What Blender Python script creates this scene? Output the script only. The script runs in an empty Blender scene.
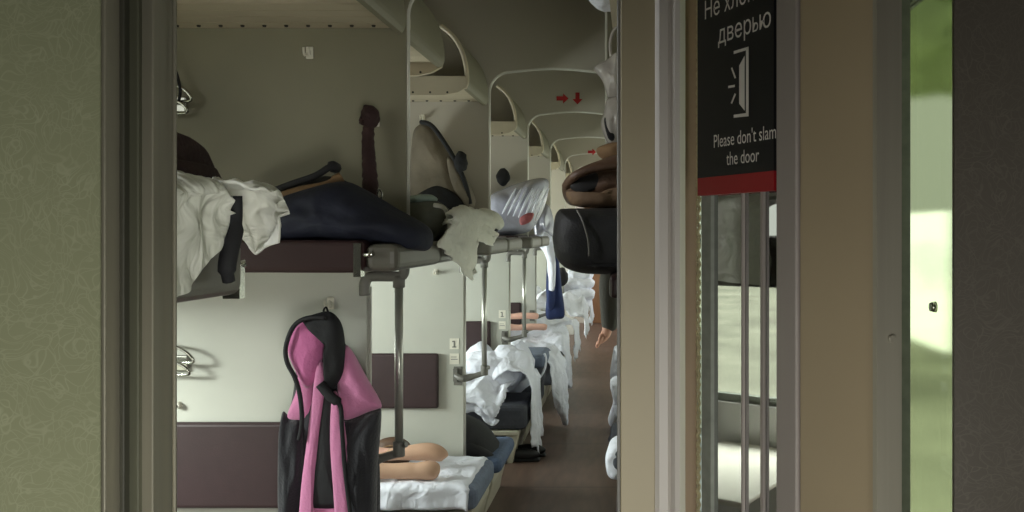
import bpy, bmesh, math, random
import numpy as np
from mathutils import Vector, Matrix, noise
random.seed(7)
S = bpy.context.scene
COL = S.collection
E, F = 1.41, 840.0           # eye height, focal length in pixels (image taken as 1024x512)
PI = math.pi

def at(px, py, y):
    "a measured point of the photo at depth y, as a place in the carriage"
    return Vector(((px - 635) * y / F, y, E - (py - 232) * y / F))

# ------------------------------------------------------------------ materials
def lin(c):
    return tuple(((v / 255) / 12.92 if v / 255 <= 0.04045 else ((v / 255 + 0.055) / 1.055) ** 2.4) for v in c)

def mat(name, rgb, rough=0.6, metal=0.0, var=0.0, vscale=8.0, bump=0.0, bscale=60.0, spec=0.5, stretch=None, sheen=0.0, coat=0.0, bdist=.01, wr=False):
    m = bpy.data.materials.new(name); m.use_nodes = True
    nt = m.node_tree; N = nt.nodes; L = nt.links
    b = N['Principled BSDF']
    col = lin(rgb)
    b.inputs['Base Color'].default_value = (*col, 1)
    b.inputs['Roughness'].default_value = rough
    b.inputs['Metallic'].default_value = metal
    b.inputs['Specular IOR Level'].default_value = spec
    if sheen: b.inputs['Sheen Weight'].default_value = sheen
    if coat: b.inputs['Coat Weight'].default_value = coat
    tc = N.new('ShaderNodeTexCoord')
    src = tc.outputs['Object']
    if stretch:
        mp = N.new('ShaderNodeMapping'); mp.inputs['Scale'].default_value = stretch
        L.new(src, mp.inputs['Vector']); src = mp.outputs['Vector']
    if var:
        n = N.new('ShaderNodeTexNoise'); n.inputs['Scale'].default_value = vscale; n.inputs['Detail'].default_value = 4
        L.new(src, n.inputs['Vector'])
        r = N.new('ShaderNodeValToRGB')
        lo = tuple(max(0, c * (1 - var)) for c in col); hi = tuple(min(1, c * (1 + var)) for c in col)
        r.color_ramp.elements[0].color = (*lo, 1); r.color_ramp.elements[0].position = .3
        r.color_ramp.elements[1].color = (*hi, 1); r.color_ramp.elements[1].position = .7
        L.new(n.outputs['Fac'], r.inputs['Fac']); L.new(r.outputs['Color'], b.inputs['Base Color'])
    if bump:
        n2 = N.new('ShaderNodeTexNoise'); n2.inputs['Scale'].default_value = bscale; n2.inputs['Detail'].default_value = 3
        L.new(src, n2.inputs['Vector'])
        bp = N.new('ShaderNodeBump'); bp.inputs['Strength'].default_value = bump; bp.inputs['Distance'].default_value = bdist
        if wr: n2.inputs['Distortion'].default_value = 1.2; n2.inputs['Detail'].default_value = 2
        L.new(n2.outputs['Fac'], bp.inputs['Height']); L.new(bp.outputs['Normal'], b.inputs['Normal'])
    return m

def laminate(name, rgb, rgb2, scale=26.0, strength=1.0, rough=.45):
    "wall laminate printed with fine feathery pale lines"
    m = bpy.data.materials.new(name); m.use_nodes = True
    nt = m.node_tree; N = nt.nodes; L = nt.links; b = N['Principled BSDF']
    b.inputs['Roughness'].default_value = rough
    tc = N.new('ShaderNodeTexCoord')
    dist = N.new('ShaderNodeTexNoise'); dist.inputs['Scale'].default_value = scale * .55; dist.inputs['Detail'].default_value = 1
    L.new(tc.outputs['Object'], dist.inputs['Vector'])
    mixv = N.new('ShaderNodeMix'); mixv.data_type = 'VECTOR'; mixv.inputs[0].default_value = .16
    L.new(tc.outputs['Object'], mixv.inputs[4]); L.new(dist.outputs['Color'], mixv.inputs[5])
    prev = None
    for k, (sc, w) in enumerate(((scale * 2.4, .028), (scale * 1.3, .02))):
        v = N.new('ShaderNodeTexVoronoi'); v.feature = 'DISTANCE_TO_EDGE'; v.inputs['Scale'].default_value = sc
        L.new(mixv.outputs[1], v.inputs['Vector'])
        r = N.new('ShaderNodeValToRGB'); r.color_ramp.elements[0].position = 0; r.color_ramp.elements[1].position = w * 2
        r.color_ramp.elements[0].color = (1, 1, 1, 1); r.color_ramp.elements[1].color = (0, 0, 0, 1)
        L.new(v.outputs['Distance'], r.inputs['Fac'])
        if prev is None: prev = r.outputs['Color']
        else:
            mx = N.new('ShaderNodeMath'); mx.operation = 'MAXIMUM'
            L.new(prev, mx.inputs[0]); L.new(r.outputs['Color'], mx.inputs[1]); prev = mx.outputs[0]
    n3 = N.new('ShaderNodeTexNoise'); n3.inputs['Scale'].default_value = scale * .9
    L.new(tc.outputs['Object'], n3.inputs['Vector'])
    mu = N.new('ShaderNodeMath'); mu.operation = 'MULTIPLY'
    L.new(prev, mu.inputs[0]); L.new(n3.outputs['Fac'], mu.inputs[1])
    mu2 = N.new('ShaderNodeMath'); mu2.operation = 'MULTIPLY'; mu2.inputs[1].default_value = strength
    L.new(mu.outputs[0], mu2.inputs[0])
    mc = N.new('ShaderNodeMix'); mc.data_type = 'RGBA'
    mc.inputs[6].default_value = (*lin(rgb), 1); mc.inputs[7].default_value = (*lin(rgb2), 1)
    L.new(mu2.outputs[0], mc.inputs[0]); L.new(mc.outputs[2], b.inputs['Base Color'])
    return m

def glass(name, tint=(240, 243, 238), refl=.06, rough=.02, graze=.5, blur=0):
    m = bpy.data.materials.new(name); m.use_nodes = True
    nt = m.node_tree; N = nt.nodes; L = nt.links
    for n in list(N): N.remove(n)
    out = N.new('ShaderNodeOutputMaterial'); mix = N.new('ShaderNodeMixShader')
    t = N.new('ShaderNodeBsdfTransparent' if not blur else 'ShaderNodeBsdfRefraction')
    if blur: t.inputs['IOR'].default_value = 1.12; t.inputs['Roughness'].default_value = blur
    t.inputs['Color'].default_value = (*lin(tint), 1)
    g = N.new('ShaderNodeBsdfGlossy'); g.inputs['Roughness'].default_value = rough
    lw = N.new('ShaderNodeLayerWeight'); pw = N.new('ShaderNodeMath'); pw.operation = 'POWER'; pw.inputs[1].default_value = 4
    ma = N.new('ShaderNodeMath'); ma.operation = 'MULTIPLY_ADD'; ma.inputs[1].default_value = graze; ma.inputs[2].default_value = refl
    L.new(lw.outputs['Facing'], pw.inputs[0]); L.new(pw.outputs[0], ma.inputs[0])
    L.new(ma.outputs[0], mix.inputs[0]); L.new(t.outputs[0], mix.inputs[1]); L.new(g.outputs[0], mix.inputs[2])
    L.new(mix.outputs[0], out.inputs['Surface'])
    return m

def plastic_film(name):
    m = mat(name, (172, 172, 188), rough=.22, bump=.5, bscale=30, spec=.8)
    return m

M = dict(
    wall=mat('cream_panel', (186, 186, 176), .5, var=.05, vscale=3),
    greywall=mat('grey_panel', (200, 198, 196), .5, var=.04), upper=mat('shaded_upper_panel', (132, 127, 107), .55, var=.05, vscale=3),  # upper: shade above the bunks is put into this darker panel colour
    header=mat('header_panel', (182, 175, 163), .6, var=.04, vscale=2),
    ceil=mat('ceiling_panel', (176, 170, 150), .6, var=.04),
    shelf=mat('shelf_slat', (196, 184, 160), .5, var=.04),
    polem=mat('polished_pole', (186, 186, 178), .28, .65, var=.02), screw=mat('screw_dark', (40, 34, 30), .5),
    trim=mat('aluminium_trim', (205, 203, 194), .35, .25, var=.05, stretch=(4, 4, .3)),
    alu=mat('brushed_aluminium', (168, 164, 148), .4, .25, var=.12, vscale=5, stretch=(8, 8, .25)),
    frame=mat('dark_frame_metal', (78, 78, 64), .45, .45, var=.1, vscale=4, stretch=(6, 6, .2)),
    frame2=mat('frame_inner_metal', (54, 53, 44), .5, .35, var=.1, vscale=4, stretch=(6, 6, .2)),
    frame3=mat('frame_light_metal', (122, 118, 104), .4, .5, var=.12, vscale=5, stretch=(6, 6, .2)),
    frame4=mat('frame_green_metal', (72, 78, 68), .4, .45, var=.08, vscale=4, stretch=(6, 6, .2)),
    chrome=mat('chrome', (190, 190, 182), .24, 1.0, var=.02),
    greyp=mat('grey_plastic', (112, 110, 104), .45, var=.06),
    quilt=mat('quilted_blue', (84, 100, 128), .7, var=.12, vscale=30, bump=.3, bscale=90), berth=mat('maroon_vinyl', (52, 33, 33), .42, var=.08, bump=.08, bscale=160),
    berthgrey=mat('grey_berth_shell', (96, 93, 84), .45, var=.06),
    pad=mat('maroon_pad', (52, 34, 36), .5, var=.08, vscale=20, bump=.1, bscale=220),
    sheet=mat('white_linen', (238, 240, 252), .8, var=.03, vscale=5, bump=.6, bscale=11, bdist=.03, wr=True),
    sheetw=mat('cream_linen', (230, 230, 220), .8, var=.03, vscale=5, bump=.8, bscale=13, bdist=.03, wr=True),
    navy=mat('navy_cloth', (26, 30, 48), .75, var=.2, bump=.4, bscale=24),
    navyc=mat('navy_coat', (34, 48, 92), .8, var=.15, bump=.4, bscale=24),
    black=mat('black_cloth', (30, 30, 33), .8, var=.2, bump=.3, bscale=40),
    blackbag=mat('black_nylon', (34, 34, 36), .6, var=.1, bump=.25, bscale=240),
    char=mat('charcoal_fleece', (40, 40, 45), .95, var=.12, bump=.35, bscale=120, sheen=.3),
    pink=mat('pink_fleece', (208, 130, 172), .95, var=.08, bump=.3, bscale=120, sheen=.3),
    pinkd=mat('deep_pink_lining', (198, 108, 158), .95, var=.1, bump=.3, bscale=90, sheen=.3),
    brown=mat('brown_leather', (86, 62, 44), .55, var=.2, bump=.3, bscale=60),
    flap=mat('brown_flap', (112, 88, 64), .75, var=.2, bump=.3, bscale=40), tan=mat('tan_cloth', (132, 104, 74), .8, var=.2, bump=.3, bscale=40),
    beigebag=mat('taupe_cloth', (122, 112, 97), .85, var=.2, bump=.4, bscale=26),
    maroon=mat('dark_maroon_cloth', (52, 32, 32), .85, var=.25, bump=.6, bscale=70),
    mattress=mat('blue_grey_mattress', (112, 122, 142), .8, var=.12, vscale=30, bump=.3, bscale=120),
    mattress2=mat('dark_grey_mattress', (72, 74, 82), .8, var=.15, vscale=30, bump=.3, bscale=120),
    skin=mat('skin', (216, 162, 140), .55, var=.05),
    sock=mat('tan_sock', (196, 158, 132), .75, var=.06, bump=.15, bscale=250),
    skinp=mat('skin_light', (225, 178, 160), .55, var=.05),
    trouser=mat('dark_trousers', (50, 50, 58), .85, var=.1, bump=.3, bscale=50),
    coat=mat('dark_grey_coat', (74, 72, 66), .85, var=.1, bump=.35, bscale=60),
    hair=mat('brown_hair', (50, 36, 28), .6, var=.2, bump=.4, bscale=120),
    film=plastic_film('clear_film'),
    plastic=mat('pale_plastic_bag', (190, 184, 178), .25, bump=.5, bscale=24, spec=.7, var=.15),
    red=mat('red_paint', (176, 32, 38), .55, var=.04),
    signblk=mat('sign_black', (27, 27, 29), .4, var=.05),
    signred=mat('sign_red', (150, 28, 34), .4, var=.04),
    signtxt=mat('sign_white', (226, 222, 214), .6, var=.02),
    jamb=mat('jamb_cream', (160, 149, 122), .5, var=.04, vscale=4),
    jambw=mat('jamb_pale', (186, 180, 172), .45, var=.04, vscale=4),
    stile=mat('door_cream', (168, 152, 124), .5, var=.04, vscale=4),
    bead=mat('door_grey_bead', (150, 142, 136), .5, var=.04, vscale=4),
    buff=mat('recess_buff', (166, 142, 116), .55, var=.05, vscale=4),
    rope=mat('gasket_rope', (200, 186, 150), .85, var=.1, bump=.5, bscale=200),
    gasket=mat('grey_gasket', (128, 132, 122), .6, var=.12, vscale=60),
    browntrim=mat('brown_trim', (84, 66, 48), .5, var=.1),
    floor=None, lam=laminate('green_laminate', (122, 124, 98), (162, 164, 138), 26, .5),
    lamdark=laminate('grey_laminate', (88, 83, 74), (120, 114, 104), 32, .6),
    doorb=mat('brown_door', (118, 84, 56), .5, var=.1, vscale=6, stretch=(6, 6, .6)),
    base=mat('bench_panel', (196, 190, 172), .5, var=.05),
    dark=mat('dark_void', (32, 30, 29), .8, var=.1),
    white=mat('white_plastic', (226, 222, 208), .4, var=.03),
    grass=mat('grass', (220, 221, 200), .9, var=.25, vscale=.35, bump=.5, bscale=3),
    leaf=mat('hazy_leaf', (150, 162, 158), .9, var=.25, vscale=.6, bump=.6, bscale=2),  # distance haze is mixed into this grey leaf colour
    leafg=mat('near_tree_leaf', (166, 180, 138), .9, var=.3, vscale=.8, bump=.6, bscale=3),
    bark=mat('bark', (80, 66, 52), .9, var=.2),
    winglass=glass('window_glass', refl=.03, graze=.12), frosted=glass('hazy_glass', (184, 190, 172), refl=.03, graze=.1, blur=.11), doorglass=glass('door_glass', (140, 142, 138), .55, graze=.3),
    shoe=mat('black_shoe', (28, 28, 30), .5, var=.1),
    teal=mat('pale_teal_cloth', (150, 168, 160), .8, var=.1, bump=.3, bscale=30),
)

def floor_mat():
    m = bpy.data.materials.new('brown_lino'); m.use_nodes = True
    nt = m.node_tree; N = nt.nodes; L = nt.links; b = N['Principled BSDF']
    b.inputs['Roughness'].default_value = .42
    tc = N.new('ShaderNodeTexCoord')
    br = N.new('ShaderNodeTexBrick'); br.inputs['Scale'].default_value = 1
    br.inputs['Brick Width'].default_value = 3.0; br.inputs['Row Height'].default_value = 1.15; br.inputs['Mortar Size'].default_value = .006
    br.inputs['Color1'].default_value = (*lin((90, 72, 63)), 1); br.inputs['Color2'].default_value = (*lin((97, 78, 68)), 1)
    br.inputs['Mortar'].default_value = (*lin((44, 36, 33)), 1)
    mp = N.new('ShaderNodeMapping'); mp.inputs['Location'].default_value = (0, .12, 0)
    L.new(tc.outputs['Object'], mp.inputs['Vector']); L.new(mp.outputs['Vector'], br.inputs['Vector'])
    n = N.new('ShaderNodeTexNoise'); n.inputs['Scale'].default_value = 9; n.inputs['Detail'].default_value = 6
    mp2 = N.new('ShaderNodeMapping'); mp2.inputs['Scale'].default_value = (2.5, .5, 1)
    L.new(tc.outputs['Object'], mp2.inputs['Vector']); L.new(mp2.outputs['Vector'], n.inputs['Vector'])
    r = N.new('ShaderNodeValToRGB'); r.color_ramp.elements[0].color = (.72, .72, .72, 1); r.color_ramp.elements[1].color = (1.15, 1.15, 1.15, 1)
    r.color_ramp.elements[0].position = .3; r.color_ramp.elements[1].position = .75
    L.new(n.outputs['Fac'], r.inputs['Fac'])
    mx = N.new('ShaderNodeMix'); mx.data_type = 'RGBA'; mx.blend_type = 'MULTIPLY'; mx.inputs[0].default_value = 1
    L.new(br.outputs['Color'], mx.inputs[6]); L.new(r.outputs['Color'], mx.inputs[7]); L.new(mx.outputs[2], b.inputs['Base Color'])
    return m
M['floor'] = floor_mat()

# ------------------------------------------------------------------ mesh helpers
def link(name, me, parent=None):
    o = bpy.data.objects.new(name, me); COL.objects.link(o)
    if parent is not None: o.parent = parent
    return o

def obj(name, bm, m, parent=None, smooth=False, bevel=0, sub=0):
    bmesh.ops.recalc_face_normals(bm, faces=bm.faces[:])
    me = bpy.data.meshes.new(name); bm.to_mesh(me); bm.free()
    ms = m if isinstance(m, (list, tuple)) else [m]
    for q in ms: me.materials.append(q)
    if smooth:
        for p in me.polygons: p.use_smooth = True
    o = link(name, me, parent)
    if bevel:
        md = o.modifiers.new('bevel', 'BEVEL'); md.width = bevel; md.segments = 3; md.limit_method = 'ANGLE'
    if sub:
        md = o.modifiers.new('sub', 'SUBSURF'); md.levels = sub; md.render_levels = sub
    return o

def tag(o, label, cat, group=None):
    o['label'] = label; o['category'] = cat
    if group: o['group'] = group
    return o

def thing(name, loc, label, cat, group=None):
    o = bpy.data.objects.new(name, None); COL.objects.link(o); o.location = loc; o.empty_display_size = .1
    return tag(o, label, cat, group)

def adopt(root, *parts):
    "parts were built in world coordinates: hang them on the root without moving them"
    bpy.context.view_layer.update()
    for p in parts:
        p.parent = root; p.matrix_parent_inverse = root.matrix_world.inverted()

def struct(o):
    o['kind'] = 'structure'; return o

def box(bm, a, b, mi=0):
    x0, y0, z0 = a; x1, y1, z1 = b
    vs = [bm.verts.new(p) for p in ((x0,y0,z0),(x1,y0,z0),(x1,y1,z0),(x0,y1,z0),(x0,y0,z1),(x1,y0,z1),(x1,y1,z1),(x0,y1,z1))]
    for f in ((0,1,2,3),(4,5,6,7),(0,1,5,4),(1,2,6,5),(2,3,7,6),(3,0,4,7)):
        fc = bm.faces.new([vs[i] for i in f]); fc.material_index = mi

def BX(a, b):
    bm = bmesh.new(); box(bm, a, b); return bm

def tube(bm, pts, r, seg=10, caps=True, mi=0):
    pts = [Vector(p) for p in pts]; n = len(pts)
    rs = r if isinstance(r, (list, tuple)) else [r] * n
    rings = []; up = None
    for i, p in enumerate(pts):
        d = (pts[min(i + 1, n - 1)] - pts[max(i - 1, 0)]).normalized()
        if up is None:
            up = Vector((0, 0, 1)) if abs(d.z) < .9 else Vector((1, 0, 0))
        a = d.cross(up)
        if a.length < 1e-5: a = d.orthogonal()
        a.normalize(); b = a.cross(d).normalized(); up = b
        rings.append([bm.verts.new(p + (a * math.cos(t) + b * math.sin(t)) * rs[i]) for t in [2 * PI * k / seg for k in range(seg)]])
    for i in range(n - 1):
        for k in range(seg):
            f = bm.faces.new((rings[i][k], rings[i][(k + 1) % seg], rings[i + 1][(k + 1) % seg], rings[i + 1][k])); f.smooth = True; f.material_index = mi
    if caps:
        bm.faces.new(rings[0]).material_index = mi; bm.faces.new(rings[-1]).material_index = mi

def TB(pts, r, seg=10):
    bm = bmesh.new(); tube(bm, pts, r, seg); return bm

def cr(pts, n, closed=False):
    "Catmull-Rom resample"
    P = np.array([tuple(p) for p in pts], float); m = len(P); out = []
    segs = m if closed else m - 1
    for k in range(n):
        t = k / (n if closed else n - 1) * segs
        i = min(int(t), segs - 1); f = t - i
        g = (lambda j: P[j % m]) if closed else (lambda j: P[min(max(j, 0), m - 1)])
        p0, p1, p2, p3 = g(i - 1), g(i), g(i + 1), g(i + 2)
        out.append(.5 * (2 * p1 + (p2 - p0) * f + (2 * p0 - 5 * p1 + 4 * p2 - p3) * f * f + (3 * p1 - p0 - 3 * p2 + p3) * f ** 3))
    return [Vector(p) for p in out]

def ridge(p, f, seed=0.0):
    v = Vector((p[0] * f[0] + seed, p[1] * f[1] + seed * 1.7, p[2] * f[2] - seed))
    a = noise.noise(v); b = noise.noise(v * 2.3 + Vector((5, 1, 2)))
    return (1 - abs(a) * 2.4) * .6 + b * .5

def grid_mesh(rows, thick=0, mi=0):
    bm = bmesh.new(); V = [[bm.verts.new(p) for p in r] for r in rows]
    for i in range(len(V) - 1):
        for j in range(len(V[0]) - 1):
            f = bm.faces.new((V[i][j], V[i][j + 1], V[i + 1][j + 1], V[i + 1][j])); f.smooth = True; f.material_index = mi
    return bm

def cloth(ctrl, nu, nv, amp=.01, freq=(9, 9, 9), seed=0., thick=.006):
    "a sheet through a grid of control points, creased"
    a = [cr(r, nv) for r in ctrl]
    cols = [cr([a[i][j] for i in range(len(a))], nu) for j in range(nv)]
    rows = [[cols[j][i] for j in range(nv)] for i in range(nu)]
    out = []
    for i in range(nu):
        o = []
        for j in range(nv):
            du = rows[min(i + 1, nu - 1)][j] - rows[max(i - 1, 0)][j]
            dv = rows[i][min(j + 1, nv - 1)] - rows[i][max(j - 1, 0)]
            nn = du.cross(dv)
            nn = nn.normalized() if nn.length > 1e-9 else Vector((0, 0, 1))
            if nn.z < -.2 or (abs(nn.z) < .2 and nn.y > 0): nn = -nn
            o.append(rows[i][j] + nn * amp * ridge(rows[i][j], freq, seed))
        out.append(o)
    bm = grid_mesh(out)
    return bm

def solid(o, t=.006):
    md = o.modifiers.new('solidify', 'SOLIDIFY'); md.thickness = t; md.offset = -1
    return o

def bed_sheet(x0, x1, y0, y1, z, dx=0.3, dy=.05, far=0.0, seed=0., nx=70, ny=40, amp=.02, heap=0.0, ragged=.12, taper=0.0, freq=(7, 9, 7)):
    "linen lying on a bunk from x0 to its aisle end x1 and hanging dx over the end, dy over the near edge"
    rows = []
    for i in range(nx):
        row = []
        for j in range(ny):
            v = j / (ny - 1); tt = y0 - dy + v * (y1 + far - y0 + dy)
            ddx = dx * (1 + ragged * 2.2 * noise.noise(Vector((v * 3.1, seed, 1.3))))
            u = i / (nx - 1); s = x0 + u * (x1 + ddx - x0)
            dropx = max(0, s - x1); dropy = max(0, y0 - tt); dropf = max(0, tt - y1)
            x = min(s, x1) + min(dropx, .03) * .9; y = min(max(tt, y0 - .015), y1 + .015)
            if dropx > 0: y += (y0 + (y1 - y0) * .5 - y) * taper * min(1, dropx / max(dx, .01))
            h = heap * max(0, noise.noise(Vector((s * 3.2 + seed, tt * 4.1, seed * .7))) + .35) * (1 if dropx == 0 else max(0, 1 - dropx * 8))
            zz = z + h - dropx - dropy - dropf
            k = amp * ridge((s, tt, 0), freq, seed)
            if dropx > .03:
                x += .018 * math.sin(v * 17 + seed * 3 + noise.noise(Vector((v * 4, seed, 0))) * 4) * min(1, dropx * 5) + abs(k) * .6 + dropx * .05
            elif dropy > .015:
                y -= abs(k) + .01 * math.sin(s * 30 + seed)
            else:
                zz += max(k, -.002)
            row.append(Vector((x, y, max(zz, ZF + .012 + abs(k) * .5))))
        rows.append(row)
    return grid_mesh(rows)

def puff(outline, depth, t_front, t_back=None, n=64, rings=9, amp=.006, freq=(12, 12, 12), seed=0., px=True, power=2.2, center=None, curve=None):
    "a soft stuffed or folded shape: outline seen from the front, bulging to front and back"
    if t_back is None: t_back = t_front
    if px: pts = [at(p[0], p[1], depth) for p in outline]
    else: pts = [Vector((p[0], depth, p[1])) for p in outline]
    ol = cr(pts, n, True)
    c = sum(ol, Vector()) / n
    if center is not None: c = at(center[0], center[1], depth) if px else Vector((center[0], depth, center[1]))
    bm = bmesh.new()
    def side(sgn, T, base):
        prev = base
        for k in range(1, rings):
            s = 1 - k / rings
            h = T * (1 - s ** power) ** .5
            ring = []
            for p in ol:
                q = c + (p - c) * s
                w = amp * ridge(q, freq, seed) * min(1, 3 * (1 - s))
                y = q.y + sgn * (h + w)
                if curve: y += curve(q.x, q.z)
                ring.append(bm.verts.new((q.x, y, q.z)))
            for i in range(n):
                f = bm.faces.new((prev[i], prev[(i + 1) % n], ring[(i + 1) % n], ring[i])); f.smooth = True
            prev = ring
        cv = bm.verts.new((c.x, c.y + sgn * T + (curve(c.x, c.z) if curve else 0), c.z))
        for i in range(n):
            f = bm.faces.new((prev[i], prev[(i + 1) % n], cv)); f.smooth = True
    base = [bm.verts.new((p.x, p.y + (curve(p.x, p.z) if curve else 0), p.z)) for p in ol]
    side(-1, t_front, base); side(1, t_back, base)
    return bm

def blob(c, r, amp=.02, freq=(8, 8, 8), seed=0., sq=2.0, flat=None, seg=40, ring=24):
    "a soft lump; sq>2 makes it boxier; flat = z of the surface it rests on"
    bm = bmesh.new(); c = Vector(c); V = []
    def sp(v): return math.copysign(abs(v) ** (2 / sq), v)
    for i in range(ring + 1):
        a = -PI / 2 + PI * i / ring; row = []
        for k in range(seg):
            t = 2 * PI * k / seg
            d = Vector((sp(math.cos(a)) * sp(math.cos(t)) * r[0], sp(math.cos(a)) * sp(math.sin(t)) * r[1], sp(math.sin(a)) * r[2]))
            p = c + d; w = amp * ridge(p, freq, seed)
            p = p + d.normalized() * w
            if flat is not None and p.z < flat: p.z = flat
            row.append(bm.verts.new(p))
        V.append(row)
    for i in range(ring):
        for k in range(seg):
            f = bm.faces.new((V[i][k], V[i][(k + 1) % seg], V[i + 1][(k + 1) % seg], V[i + 1][k])); f.smooth = True
    bmesh.ops.remove_doubles(bm, verts=bm.verts[:], dist=1e-5)
    return bm

def prism(poly, y0, y1, mi=0, bm=None):
    "an outline in the cross-section of the carriage (x, z) made into a panel"
    bm = bm or bmesh.new()
    a = [bm.verts.new((x, y0, z)) for x, z in poly]; b = [bm.verts.new((x, y1, z)) for x, z in poly]
    n = len(poly)
    bm.faces.new(a).material_index = mi; bm.faces.new(b[::-1]).material_index = mi
    for i in range(n): bm.faces.new((a[i], a[(i + 1) % n], b[(i + 1) % n], b[i])).material_index = mi
    return bm

def skin_figure(name, joints, edges, m, root=0, parent=None, sub=2):
    "joints: {name: (pos, radius)}; one continuous skinned body"
    keys = list(joints); idx = {k: i for i, k in enumerate(keys)}
    me = bpy.data.meshes.new(name)
    me.from_pydata([tuple(joints[k][0]) for k in keys], [(idx[a], idx[b]) for a, b in edges], [])
    o = link(name, me, parent); me.materials.append(m)
    md = o.modifiers.new('skin', 'SKIN'); md.use_smooth_shade = True
    if not me.skin_vertices: me.skin_vertices.new()
    for i, k in enumerate(keys):
        r = joints[k][1]; r = (r, r) if not isinstance(r, tuple) else r
        me.skin_vertices[0].data[i].radius = r
        me.skin_vertices[0].data[i].use_root = (i == root)
    s = o.modifiers.new('sub', 'SUBSURF'); s.levels = sub; s.render_levels = sub
    return o

# ------------------------------------------------------------------ carriage shell
XL, XR, ZC, YE, ZF = -2.85, .42, 2.86, 15.8, -.30
P = [1.4, 3.2, 5.0, 6.8, 8.6, 10.4, 12.2, 14.0]
ORD = ['', 'first', 'second', 'third', 'fourth', 'fifth', 'sixth', 'seventh']
XLOW, XUP, XS = -1.022, -.872, -.105       # partition edge below / above, side partition edge

bm = BX((XL - .1, -.9, ZF - .06), (XR + .3, YE + .1, ZF)); struct(obj('floor', bm, M['floor']))
bm = BX((XL - .1, -.9, ZC), (XR + .3, YE + .1, ZC + .06)); struct(obj('ceiling', bm, M['ceil']))
# left and right walls with window openings
def side_wall(name, x, t, holes, z0, z1, m, ya, yb):
    bm = bmesh.new(); xa, xb = sorted((x, x + t))
    box(bm, (xa, ya, ZF), (xb, yb, z0)); box(bm, (xa, ya, z1), (xb, yb, ZC))
    y = ya
    for h0, h1 in holes:
        box(bm, (xa, y, z0), (xb, h0, z1)); y = h1
    box(bm, (xa, y, z0), (xb, yb, z1))
    return struct(obj(name, bm, m))
lh = [(p + .35, p + 1.45) for p in P]
side_wall('wall_left', XL, -.08, lh[1:], .70, 1.27, M['wall'], 3.2, YE + .1)
side_wall('wall_left_near', XL, -.08, lh[:1], .52, 1.62, M['greywall'], 1.4, 3.2)
rh = [(1.02, 1.62), (3.55, 4.65)] + [(p + .35, p + 1.45) for p in P[2:]]
side_wall('wall_right', XR, .02, rh, .72, 1.8, M['wall'], .96, YE + .1)
struct(obj('wall_corridor_right', BX((.62, -.9, ZF), (.66, .99, ZC)), M['lamdark']))
nwin = 0
for side, holes, xx, z0, z1 in (('l', lh[1:], XL - .05, .70, 1.27), ('n', lh[:1], XL - .05, .52, 1.62), ('r', rh, XR + .01, .72, 1.8)):
    for h0, h1 in holes[:5]:
        nwin += 1
        bm = bmesh.new(); w = .04; q = .02 if side != 'r' else .009
        box(bm, (xx - q, h0, z0), (xx + q, h0 + w, z1)); box(bm, (xx - q, h1 - w, z0), (xx + q, h1, z1))
        box(bm, (xx - q, h0, z0), (xx + q, h1, z0 + w)); box(bm, (xx - q, h0, z1 - w), (xx + q, h1, z1))
        fr = struct(obj('window_%d' % nwin, bm, M['gasket']))
        g = obj('pane', BX((xx - .003, h0 + w, z0 + w), (xx + .003, h1 - w, z1 - w)), M['frosted' if side == 'r' and h0 < 1.1 else 'winglass']); adopt(fr, g)
# mullion and screw of the window by the open door
struct(obj('trim_40', BX((XR - .004, 1.30, .72), (XR + .004, 1.34, 1.8)), M['browntrim']))
sc = at(933, 307, 1.19)
bm = bmesh.new(); tube(bm, [(XR + .006, sc.y, sc.z), (XR - .002, sc.y, sc.z)], [.008, .006], 14)
tag(obj('screw', bm, M['chrome']), 'small round screw head on the bright narrow window at the right', 'screw')

struct(obj('wall_end', BX((XL, YE, ZF), (XR, YE + .08, ZC)), M['header']))
# far end door
d = obj('door_2', BX((-.95, YE - .05, ZF), (-.06, YE - .001, 1.9)), M['doorb'], bevel=.01); struct(d)
bm = bmesh.new(); tube(bm, [(-.72, YE - .06, 1.0), (-.72, YE - .11, 1.0), (-.62, YE - .11, 1.0)], .012, 8)
adopt(d, obj('door_handle', bm, M['chrome']))

def arch_pts(x0, x1, z, r=.13, rise=.02, n=8):
    pts = []
    for k in range(n + 1):
        a = PI - k * PI / 2 / n; pts.append((x0 + r + math.cos(a) * r, z - r + math.sin(a) * r))
    for k in range(1, 8):
        f = k / 8; pts.append((x0 + r + (x1 - x0 - 2 * r) * f, z + rise * math.sin(PI * f)))
    for k in range(n + 1):
        a = PI / 2 - k * PI / 2 / n; pts.append((x1 - r + math.cos(a) * r, z - r + math.sin(a) * r))
    return pts
ZA = 2.368
for i, y in enumerate(P):
    if i == 0: continue
    # lower, narrower panel and wider upper panel with the arch over the aisle
    bm = prism([(XL, ZF), (XLOW, ZF), (XLOW, 1.24), (XUP, 1.27), (XUP, 1.42), (XL, 1.42)], y, y + .04)
    struct(obj('wall_%s' % ORD[i], bm, M['wall']))
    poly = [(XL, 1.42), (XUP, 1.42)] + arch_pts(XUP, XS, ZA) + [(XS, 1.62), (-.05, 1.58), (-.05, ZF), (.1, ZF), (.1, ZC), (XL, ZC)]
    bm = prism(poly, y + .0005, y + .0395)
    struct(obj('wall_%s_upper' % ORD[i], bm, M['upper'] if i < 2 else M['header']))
    # trims: edge of the panels and the arch
    bm = bmesh.new()
    tube(bm, [(XLOW, y + .02, ZF + .02), (XLOW, y + .02, 1.2)], .012, 10)
    ap = arch_pts(XUP, XS, ZA)
    tube(bm, [(XUP, y + .02, 1.36)] + [(a, y + .02, b) for a, b in ap] + [(XS, y + .02, 1.62), (-.05, y + .02, 1.58), (-.05, y + .02, ZF + .02)], .010, 8)
    struct(obj('trim_%d' % i, bm, M['trim']))

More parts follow.
